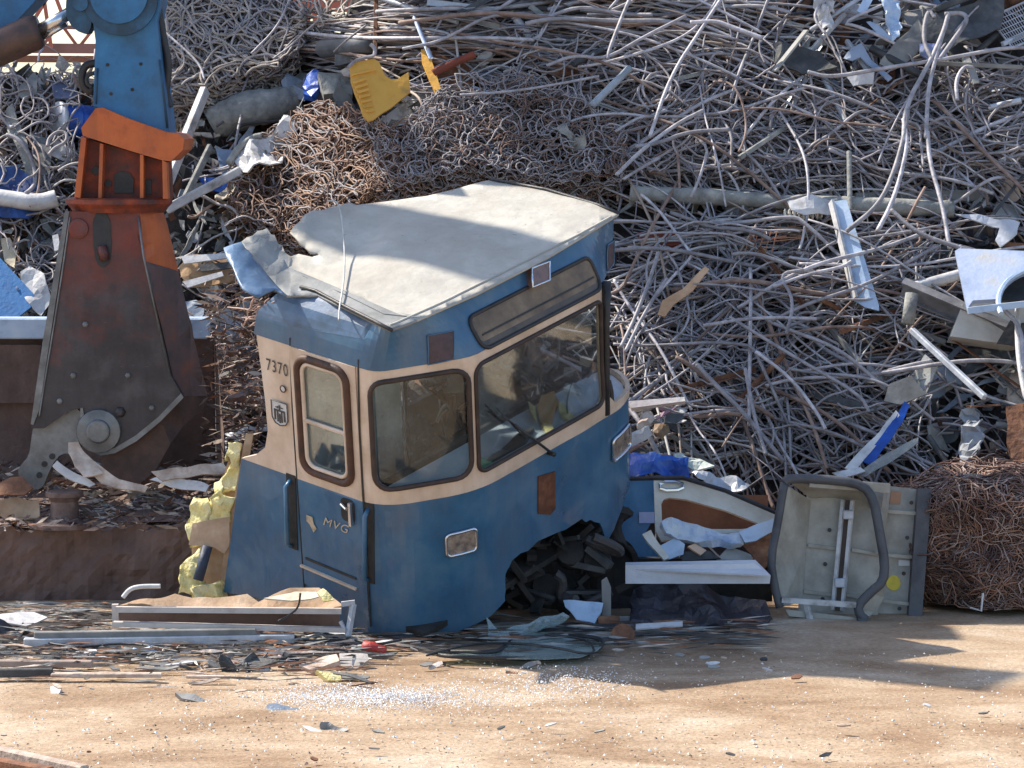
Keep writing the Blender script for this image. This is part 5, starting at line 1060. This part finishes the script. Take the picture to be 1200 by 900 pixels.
def strip(name,A,B,oa,ob,mat,th=.012):
    b=MB(); vs=[f(q,oa) for q in A]+[f(q,ob) for q in B]; n=len(A); vs2=[p-tn*th for p in vs]
    fs=[(i,i+1,n+i+1,n+i) for i in range(n-1)]; b.add(vs,fs); b.add(vs2,[t[::-1] for t in fs]); return b.build(name,mat,tray)
strip('left_wall',[(924,570),(903,655),(914,712)],[(950,586),(944,650),(940,705)],.06,-.17,TR)
strip('top_wall',[(922,562),(960,562),(1010,568),(1025,585)],[(950,584),(970,583),(1010,586),(1020,596)],.06,-.17,TR)
b=MB(); loop=[(919,566),(924,560),(985,563),(1012,569),(1024,586),(1031,625),(1037,660),(1035,682),(1020,694),(1005,710),(1008,722),(1016,727),(1005,729)]; b.tube(smooth([tuple(f(q,.07)) for q in loop],1),.032,8); loop=[(919,566),(912,610),(903,655),(907,685),(914,712)]; b.tube(smooth([tuple(f(q,.07)) for q in loop],1),.028,8); b.build('rim_seal',TRI,tray,smooth_=True)
strip('folded_corner',[(1036,684),(1020,694),(1004,712),(1012,727)],[(1036,686),(1036,700),(1028,715),(1014,728)],.08,.0,TR)
b=MB(); b.bar(f((1082,574),-.2),f((1070,730),-.2),.09,.16); b.build('side_edge',TRI,tray)
b=MB(); b.bar(f((948,565),.05),f((1042,572),.0),.05,.06); b.bar(f((1040,574),-.12),f((1030,650),-.12),.03,.04); b.build('top_bar',TR,tray)
b=MB(); b.bar(f((988,586),-.13),f((976,715),-.13),.022,.03); b.bar(f((999,587),-.13),f((987,716),-.13),.022,.03); b.split('clamp_rail',LWH,tray)
b=MB(); b.bar(f((993.5,586),-.165),f((981.5,716),-.165),.05,.006); b.build('rail_slot',M('slot_brown',(.06,.04,.03),(.1,.07,.055)),tray)
b=MB()
for q in((994,603),(984,683)): b.box(f(q,-.10),(.07,.04,.06),bev=.006)
b.split('clamp_block',ALU,tray)
b=MB()
for a_,c_ in(((947,639),(980,643)),((998,644),(1030,650)),((942,693),(975,697)),((1038,599),(1078,602)),((1036,650),(1070,653)),((1028,703),(1066,708)),((992,697),(1008,700))): b.bar(f(a_,-.165),f(c_,-.165),.012,.022)
b.split('rib',TR,tray)
b=MB(); 
for x,y in((972,621),(967,661),(1068,589),(1063,630),(1059,672),(964,702),(1054,713)): b.lathe(f((x,y),-.165),[(.014,0),(.014,.006)],10,rot=Matrix.Rotation(R(90),3,'X'))
b.split('hole',BLK,tray)
b=MB(); b.bar(f((916,703),.09),f((1003,709),.09),.03,.035); b.bar(f((945,708),.07),f((950,728),.07),.03,.03); b.build('bottom_bar',LWH,tray)
plate('yellow_mark',None,None,smooth([(1041,677),(1047,673),(1054,677),(1056,686),(1050,693),(1041,690),(1038,684)],1,True),M('mark_yellow',(.5,.4,.04),(.65,.5,.05),sc_=25),tp-tn*.212,tn,.004,parent=tray)
plate('white_label',None,None,[(1053,656),(1066,657),(1066,663),(1053,663)],LWH,tp-tn*.212,tn,.004,parent=tray)
plate('rust_patch',None,None,[(1044,575),(1056,576),(1055,591),(1043,590)],M('patch',(.3,.15,.08),(.42,.24,.14)),tp-tn*.212,tn,.004,parent=tray)
tpl('bottom_flange',[(920,714),(1005,724),(1004,730),(925,722)],TR,.05,.03)
# glass with rubber ring
gl=empty('broken_side_window',gp(600,765),'broken dusty tram window lying on the ground in its black rubber ring','window')
LP=[(506,765),(540,763),(578,765),(592,758),(600,750),(612,742),(640,741),(680,745),(703,748),(708,754),(700,762),(680,770),(640,772),(570,771),(520,769)]
b=MB(); b.tube(smooth([tuple(gp(x,y,.03+.03*math.sin(i))) for i,(x,y) in enumerate(LP)],2,True),.013,7,closed=True); b.build('rubber_ring',BLK,gl,smooth_=True)
b=MB(); b.sheet(LP,lambda x,y:gp(x,y,.035),.006,step=14,back=lambda P:V((0,0,-1))); b.build('glass_pane',GLASS2,gl)
gplate('broken_glass','tall curved shard of pale green broken glass beside the tram front','glass shard',[(569,727),(573,729),(584,738),(620,730),(658,716),(664,720),(650,735),(600,745),(590,760),(573,757)],GLASS2,-.75,(0,-.8,.6),th=.012,cr=.06,step=6)
gplate('curved_trim','pale blue curved trim piece between the glass and the black plastic','trim',[(660,703),(706,707),(705,718),(698,732),(676,728),(662,712)],SKYB,-.3,(0,-.8,.6),th=.02,cr=.03,step=6)
gplate('angle_bracket','grey upright angle bracket in front of the tram opening','bracket',[(705,680),(711,676),(716,688),(716,722),(738,722),(738,728),(706,728)],GREY,-.2,(0,-1,.2),th=.03)
gplate('dark_trim','grey flat trim strip under the tram front opening','trim',[(600,736),(640,722),(700,730),(730,738),(640,742)],DGREY,-.4,(0,-.3,1),th=.02,cr=.04)
gplate('rusty_box','rusty brown small box behind the glass sheet','box',[(700,722),(726,722),(728,735),(716,740),(702,734)],RUST,-.35,(0,-1,.4),th=.08)
b=MB(); b.lathe(gp(730,745,.04),[(.06,0),(.075,.02),(.07,.03)],18,rot=Matrix.Rotation(R(60),3,'X')); tag(b.build('tin_lid',RUST),'round rusty cap on the ground right of the glass sheet','cap')
rodpx_g('metal_strip','thin dark strip on the ground from the rusty cap to the right','strip',[(700,750),(740,744),(790,742),(850,744)],.012,DGREY)
# ================================================================ FOREGROUND LEFT
iw_=empty('insulated_panel',at(250,694,.25),'torn tram wall panel standing on edge with yellow insulation on its left face','wall panel')
ey=.2
plate('board_edge',None,None,[(288,508),(297,508),(288,560),(268,694),(256,696),(262,650),(275,580)],PLYB,at(277,600,ey-.05),(0,-1,.1),.03,.0,parent=iw_)
plate('inner_board',None,None,[(283,520),(285,540),(264,660),(258,692),(228,690),(226,640),(232,612),(250,604),(262,560),(270,530)],PLYB,at(255,620,ey+.08),(-.3,-1,.1),.02,.03,8,parent=iw_)
for k,P in enumerate([[(268,518),(283,520),(281,545),(276,575),(262,576),(259,560),(270,550)],[(222,592),(244,583),(247,592),(240,620),(236,640),(224,642),(217,620)],[(246,584),(275,582),(270,612),(246,612)],[(212,662),(224,652),(236,640),(233,665),(238,692),(222,696),(209,696)],[(224,690),(252,684),(256,697),(232,703)]]):
    sm(plate('insulation',None,None,P,FOAM,at(245,620,ey-.02-.02*k),(-.2,-1,.2),.09,.05,3,parent=iw_,csc=7))
plate('brown_flap',None,None,[(226,614),(270,606),(268,640),(262,650),(250,640),(232,638),(222,638)],PLYB,at(245,625,ey-.14),(-.2,-1,.3),.012,.03,8,parent=iw_)
b=MB(); b.tube([at(243,640,ey-.15),at(232,680,ey-.2)],.035,8); b.build('blue_tube',M('tube_navy',(.02,.03,.06),(.04,.06,.1)),iw_,smooth_=True)
fs_=empty('door_frame_section',gp(270,735),'long low section of torn body frame with tan lining on its top, in front of the tram','frame section')
fy=-.98
plate('tan_lining',None,None,[(140,709),(180,702),(205,694),(225,698),(290,693),(302,701),(340,692),(374,690),(392,704),(402,712),(380,714),(200,712)],PLYB,at(270,706,fy),(0,-.5,.9),.012,.03,8,parent=fs_)
b=MB(); b.bar(at(136,714,fy-.08),at(400,716,fy-.08),.04,.035); b.bar(at(133,731,fy-.1),at(405,738,fy-.1),.06,.03); b.bar(at(135,708,fy),at(136,735,fy),.04,.04); b.bar(at(405,708,fy-.05),at(413,709,fy-.05),.02,.02); b.split('frame_rail',M('rail_pale',(.36,.32,.29),(.52,.48,.45),sc_=5,rough=.5),fs_)
b=MB(); b.bar(at(414,708,fy-.08),at(408,745,fy-.12),.03,.03); b.bar(at(400,708,fy-.08),at(416,706,fy-.08),.03,.03); b.bar(at(399,728,fy-.1),at(409,746,fy-.12),.02,.02); b.build('end_frame',ALU,fs_)
plate('recess_panel',None,None,[(138,717),(398,719),(398,738),(138,733)],M('recess_brown',(.12,.07,.055),(.2,.125,.1)),at(270,727,fy+.12),(0,-1,0),.02,parent=fs_)
b=MB(); b.tube(smooth([tuple(at(x,y,fy-.02)) for x,y in((144,700),(152,690),(165,687),(188,687))],2),.015,6); b.build('bent_stalk',LWH,fs_,smooth_=True)
b=MB(); b.tube(smooth([tuple(at(x,y,fy-.15)) for x,y in((352,695),(350,712),(338,722),(326,728))],2),.007,5); b.build('cable',BLK,fs_)
for P,m_,lb in [([(370,694),(378,690),(392,702),(380,705)],FOAM,'cream foam flake'),([(310,700),(345,692),(370,694),(372,700),(340,704)],M('bit_cream',(.5,.42,.3),(.65,.57,.45)),'cream torn lining')]: plate('torn_lining',lb,None,P,m_,at(350,698,fy-.1),(0,-.6,.8),.01,.03,5,parent=fs_)
def gbar(name,label,cat,a,c,w,h,mat,z=.05,bev=.005): 
    b=MB(); b.bar(gp(*a,z),gp(*c,z),w,h,bev=bev); return tag(b.build(name,mat),label,cat)
gbar('aluminium_rail','long straight aluminium rail on the ground in front of the frame section','rail',(28,753),(345,748),.07,.055,ALU,.06)
gbar('aluminium_rail','second grey rail stacked behind the long straight rail','rail',(40,745),(300,741),.05,.05,GREY,.1)
gbar('brown_rail','thin brown grey rail at the left edge of the yard','rail',(-30,777),(108,778),.05,.04,M('rail_brown',(.2,.15,.12),(.33,.26,.22)),.05)
gbar('steel_tube','dark round tube end lying at the left edge of the yard','tube',(-30,789),(62,788),.05,.05,DGREY,.04)
gbar('flat_bar','thin pink grey bar left of the crumpled cloth','bar',(60,791),(190,791),.05,.025,PALEW,.03)
gbar('flat_bar','short pale pink bar ending at the crumpled cloth','bar',(218,793),(270,794),.03,.02,PALEW,.03)
gplate('crumpled_foil','blue white crumpled foil lying on the second row of debris','foil',[(156,756),(164,754),(180,762),(194,772),(196,780),(178,776),(156,766)],SKYB,-1.45,(0,-.5,.8),th=.01,cr=.06,step=4,csc=8)
gplate('tan_flake','bright cream flake of lining beside the blue white foil','flake',[(196,781),(204,780),(222,792),(220,800),(208,796)],M('flake_cream',(.6,.5,.33),(.72,.62,.45)),-1.7,(0,-.4,.9),th=.008)
gplate('black_bag','black shiny bag at the left edge beside the rails','bag',[(-10,730),(10,728),(28,734),(36,745),(28,752),(8,756),(-10,754)],bgm,-.85,(0,-.7,.7),th=.1,cr=.1,step=5,csc=6)
gplate('white_sheet','white flat sheet on the ground at the left edge behind the black bag','sheet',[(-10,720),(40,716),(55,722),(30,732),(-10,730)],LWH,-.4,(0,-.3,1),th=.01,cr=.02)
random.seed(9)
for i in range(9):
    px=268+i*10+U(-4,4); P=[(px+U(-14,-6),U(778,792)),(px,U(768,776)),(px+U(6,16),U(776,788)),(px+U(4,12),U(796,810)),(px-U(4,12),U(798,810))]
    gplate('crumpled_cloth',f"{['dark grey','brown grey','pale'][i%3]} crumpled rag number".replace(' number','')+f" in the cloth heap before the frame section, {['left end','left end','left end','middle','middle','middle','right end','right end','right end'][i]}",'rag',P,[DGREY,M('cloth_brown',(.12,.1,.09),(.26,.22,.2),(.4,.36,.33),sc_=7,rough=.9),GREY][i%3],-1.75+U(-.1,.1),(U(-.5,.5),-.8,.6),th=.012,cr=.1,step=4,csc=8,group='rags in the cloth heap')
for P,m_,lb,nm in [([(350,780),(395,768),(398,778),(365,790)],PALEW,'pale torn board right of the cloth heap','board'),([(398,768),(430,768),(432,775),(418,783),(400,782)],M('gneiss',(.32,.29,.26),(.5,.46,.42)),'grey pale chunk with a tan end in front of the red bottle','chunk'),
 ([(370,790),(398,788),(400,796),(384,799)],FOAM,'yellow foam crumb right of the cloth heap','foam crumb'),([(312,826),(320,823),(350,825),(353,831),(335,834),(314,833)],M('slate',(.15,.19,.24),(.24,.29,.35)),'flat blue grey slat on the glass crumbs','slat'),
 ([(205,812),(228,812),(240,818),(236,822),(214,818)],GREY,'small torn grey sheet below the cream flake','sheet'),([(58,803),(66,800),(72,805),(68,812),(59,811)],LWH,'small white clod left of the cream flake','clod'),
 ([(380,755),(398,753),(400,762),(384,764)],CONC,'grey block near the foot of the tram','block'),([(418,757),(445,758),(445,766),(418,765)],M('greenish',(.3,.33,.22),(.42,.44,.3)),'greenish block under the red bottle','block'),
 ([(240,775),(300,770),(330,776),(300,786),(250,786)],DGREY,'dark torn sheet behind the cloth heap','sheet')]:
    cx=sum(p[0] for p in P)/len(P);cy=max(p[1] for p in P)-2; g=gp(cx,cy); gplate(nm.replace(' ','_'),lb,nm,P,m_,g.y,(0,-.6,.8),th=.03,cr=.03,step=4)
b=MB(); rb=empty('red_bottle',gp(436,758,.05),'red plastic bottle lying at the foot of the tram','bottle'); rot=V((0,0,1)).rotation_difference(V((1,-.2,-.1)).normalized()).to_matrix(); b.lathe(gp(424,758,.05),[(.02,0),(.04,.01),(.042,.08),(.028,.1),(.026,.14),(.015,.155)],14,rot=rot); b.build('bottle_body',RED,rb,smooth_=True)
for P_c,lb in (([(500,768),(560,752),(640,756),(700,770),(690,748),(640,744)],'black cable loop lying over the broken tram window'),([(330,742),(360,752),(410,748),(440,756),(470,750)],'black cable winding from the frame section to the tram foot'),([(30,748),(90,760),(150,752),(210,764)],'black cable between the rails on the left')):
    rodpx_g('black_cable',lb,'cable',P_c,.008,BLK,.06)
# crumpled thing front
cf=empty('crumpled_strip',gp(382,857,.02),'small crumpled dark grey strip with a white tail alone in the foreground','crumpled strip')
g=gp(384,857)
plate('body',None,None,[(376,845),(382,842),(400,852),(408,858),(392,861),(378,860)],GREY,at(388,853,g.y),(0,-.8,.6),.006,.06,3,parent=cf,csc=9)
plate('tail',None,None,[(354,851),(362,852),(378,858),(376,862),(362,857)],LWH,at(366,856,g.y),(0,-.4,.9),.004,.01,4,parent=cf)
# rail of a track in the corner
rl=empty('corner_rails',gp(30,890),'pair of rusty white rails in the bottom left corner','rails')
for k,(a_,c_) in enumerate((((-60,868),(100,903)),((-60,884),(60,905)))):
    b=MB(); b.bar(gp(*a_,.03),gp(*c_,.03),.06,.05,bev=.008); b.build('rail',[PALEW,RUST][k],rl)
# scattered individual debris on the yard
random.seed(41)
KN=[('white',LWH),('rusty',RUST),('grey',GREY),('pale brown',PALEW),('dark',DGREY)]
for i in range(150):
    if i<110: px,py=U(0,430),random.gauss(757,18)
    elif i<132: px,py=U(480,900),U(742,790)
    else: px,py=U(0,1200),U(790,890)
    if 700<py and py<742 : py=745
    tn_,m_=random.choice(KN); w=random.choice([U(4,12),U(14,42)]) if i<110 else U(3,9); h=w*U(.12,.4) if w<13 else U(1.2,3); g=gp(px,py,.03)
    loc_=('among the rails on the left' if px<260 else 'near the cloth heap') if i<110 else ('near the glass sheet' if px<710 else 'in front of the black plastic') if i<132 else ('on the open yard, left' if px<400 else 'on the open yard, middle' if px<800 else 'on the open yard, right')
    shard(px,py,w,h,U(-.3,.3),g.y,m_,'debris_piece',f"small {tn_} {'long splinter' if h<w*.22 else 'flat fragment'} {loc_}",'debris','small debris on the yard',.03,.008,(U(-.3,.3),-.5,1))
b=MB(); random.seed(61)
for i in range(3600):
    q=random.random()
    if q<.72: px=U(-15,430); py=random.gauss(752,17); 
    elif q<.86: px,py=U(430,900),random.gauss(742,10)
    else: px,py=U(-10,130),U(705,745)
    if py<706 or py>806: continue
    g=gp(px,py,.01+abs(random.gauss(0,.025))); s_=random.choice([U(.006,.02),U(.01,.05)]); a=U(0,3.2); a=a if q<.35 else random.gauss(0,.25); A=V((math.cos(a),math.sin(a)*.8,U(-.12,.12)))*s_*(U(.8,2) if q<.35 else U(2,6)); s_*=.6; B=V((-math.sin(a),math.cos(a),U(-.4,.6)))*s_*U(.2,.8)
    b.add([g-A,g+B,g+A,g-B,g+V((0,0,s_*.5))],[(0,1,4),(1,2,4),(2,3,4),(3,0,4)],random.choice([0,0,0,0,0,0,0,1,1,2,2,3,5]))
tag(b.build('yard_rubble',[M('rubble_dark',(.03,.026,.022),(.08,.068,.06),(.14,.12,.1),sc_=5,rough=.9),GREY,RUST,PALEW,LWH,CONC],loc=(0,0,0)),'fine dark rubble and splinters strewn between the rails and under the tram','rubble',kind='stuff')
# glass crumbs & grit
b=MB(); random.seed(13)
for i in range(8500):
    r_=random.random()
    if r_<.5: px,py=random.gauss(440,75),random.gauss(818,8)
    elif r_<.6: px,py=random.gauss(660,45),random.gauss(800,10)
    elif r_<.68: px,py=U(340,740),random.gauss(812,12)
    else: px,py=U(-10,1210),U(765,905)
    if not -20<px<1220 or py>910: continue
    g=gp(px,py,.004); s_=U(.0015,.005)*(1.3 if py>840 else 1)*(1 if r_<.68 else U(.7,1.8)); g.z+=gz(g.x,g.y)+.002
    a=U(0,3); A=V((math.cos(a),math.sin(a),U(-.3,.3)))*s_; B=V((-math.sin(a),math.cos(a),U(-.3,.3)))*s_*U(.5,1); Z=V((0,0,s_))
    b.add([g-A-B,g+A-B,g+A+B,g-A+B,g+Z],[(0,1,4),(1,2,4),(2,3,4),(3,0,4)],0 if r_<.68 else random.choice([1,1,2,3,3,0]))
tag(b.build('glass_crumbs',[M('crumb_white',(.5,.54,.58),(.68,.72,.76),rough=.3),M('grit_tan',(.4,.3,.2),(.55,.43,.3)),M('grit_dark',(.12,.08,.06),(.2,.14,.1)),M('grit_pale',(.5,.45,.38),(.65,.6,.52))],loc=(0,0,0)),'white glass crumbs and grit scattered over the sandy yard','glass crumbs',kind='stuff')
# ================================================================ BACKGROUND CRANE
def BW(px,py,y): return at(px,py,y)
cy_=45
cr=empty('gantry_crane',at(150,60,cy_),'red steel lattice gantry crane far behind the heap against the sky','crane')
b=MB()
b.bar(BW(-200,55,cy_),BW(420,59,cy_),.3,.2); b.bar(BW(-200,68,cy_),BW(440,71,cy_+1),.3,.14); b.bar(BW(-200,24,cy_),BW(430,42,cy_),.15,.08); b.build('main_girder',M('crane_brown',(.16,.08,.07),(.24,.13,.11),sc_=1,rough=.7),cr)
b=MB()
pts=[(-40+i*22,26+i*.6) for i in range(22)]
for i in range(21):
    b.bar(BW(pts[i][0],26,cy_),BW(pts[i+1][0],56,cy_),.06,.06) if i%2 else b.bar(BW(pts[i][0],56,cy_),BW(pts[i+1][0],28,cy_),.06,.06)
b.split('lattice_brace',TRED,cr)
b=MB()
for a_,c_ in (((50,-12),(60,56)),((62,-12),(78,30)),((20,56),(60,-10)),((200,-12),(212,60)),((218,-12),(240,60)),((232,-12),(190,40)),((205,-8),(236,30))): b.bar(BW(*a_,cy_-2),BW(*c_,cy_-2),.07,.07)
b.split('mast_brace',TRED,cr)
sc2=empty('slewing_crane',at(360,0,cy_-8),'second red crane jib with spreading struts at the top left of the heap','crane')
b=MB(); b.bar(BW(300,-6,cy_-8),BW(440,-3,cy_-8),.4,.55); b.build('jib',TRED,sc2)
b=MB()
for x,y in ((352,38),(358,38),(371,36),(386,24),(393,30),(340,30)): b.bar(BW(366,-4,cy_-8),BW(x,y,cy_-8),.09,.09)
b.split('strut',TRED,sc2)
# ================================================================ SHADE BLOCKER (unseen, added above the frame to shade the right of the heap)
gb=empty('shade_blocker',(-2.6,7.2,10),'unseen slatted blocker added above the frame to shade the scrap heap','shade blocker')
random.seed(8)
b=MB(); x=-6.6
while x<2.2:
    w_=U(.35,.9); 
    if random.random()>.2: b.box((x+w_/2,8.3,10+U(-.02,.02)),(w_-.05,8.6,.08))
    x+=w_
b.build('shade_slats',DGREY,gb)
b=MB(); b.bar((-8.2,3.55,9.6),(-4.7,1.75,9.6),.75,.06,up=V((0,0,1))); b.build('roof_shade_strip',DGREY,gb)  # added plank that throws a diagonal shadow band on the tram roof
b=MB()
for y in (4.2,8.3,12.4): b.box((-.5,y,9.8),(18,.25,.3))
b.build('blocker_girder',TRED,gb)
b=MB()
for x in (-9.3,8.3): b.box((x,4.2,5),(.35,.35,9.7)); b.box((x,12.4,5),(.35,.35,9.7))
b.split('blocker_leg',TRED,gb)
# ================================================================ WORLD + SUN
SUN=V((-.6,.31,.76)).normalized()
el=math.asin(SUN.z); az=math.atan2(SUN.x,SUN.y)
w=bpy.data.worlds.new('World'); sc.world=w; w.use_nodes=True; nt=w.node_tree; bg=nt.nodes['Background']
sk=nt.nodes.new('ShaderNodeTexSky'); sk.sky_type='NISHITA'; sk.sun_disc=False; sk.sun_elevation=el; sk.sun_rotation=az; sk.dust_density=1.2; sk.air_density=1.0
nt.links.new(sk.outputs[0],bg.inputs[0]); bg.inputs[1].default_value=.15
sl=bpy.data.lights.new('sun','SUN'); sl.energy=4.6; sl.angle=R(.6); sl.color=(1,.91,.78); so=bpy.data.objects.new('sun',sl); COL.objects.link(so)
so.rotation_euler=V((0,0,1)).rotation_difference(SUN).to_euler(); so.location=(0,0,20)
sc.view_settings.view_transform='Standard'; sc.view_settings.look='None'; sc.view_settings.gamma=1; sc.view_settings.exposure=.82
sc.cycles.max_bounces=6; sc.cycles.transparent_max_bounces=8
for o in bpy.data.objects:
    if '_w' in o: del o['_w']
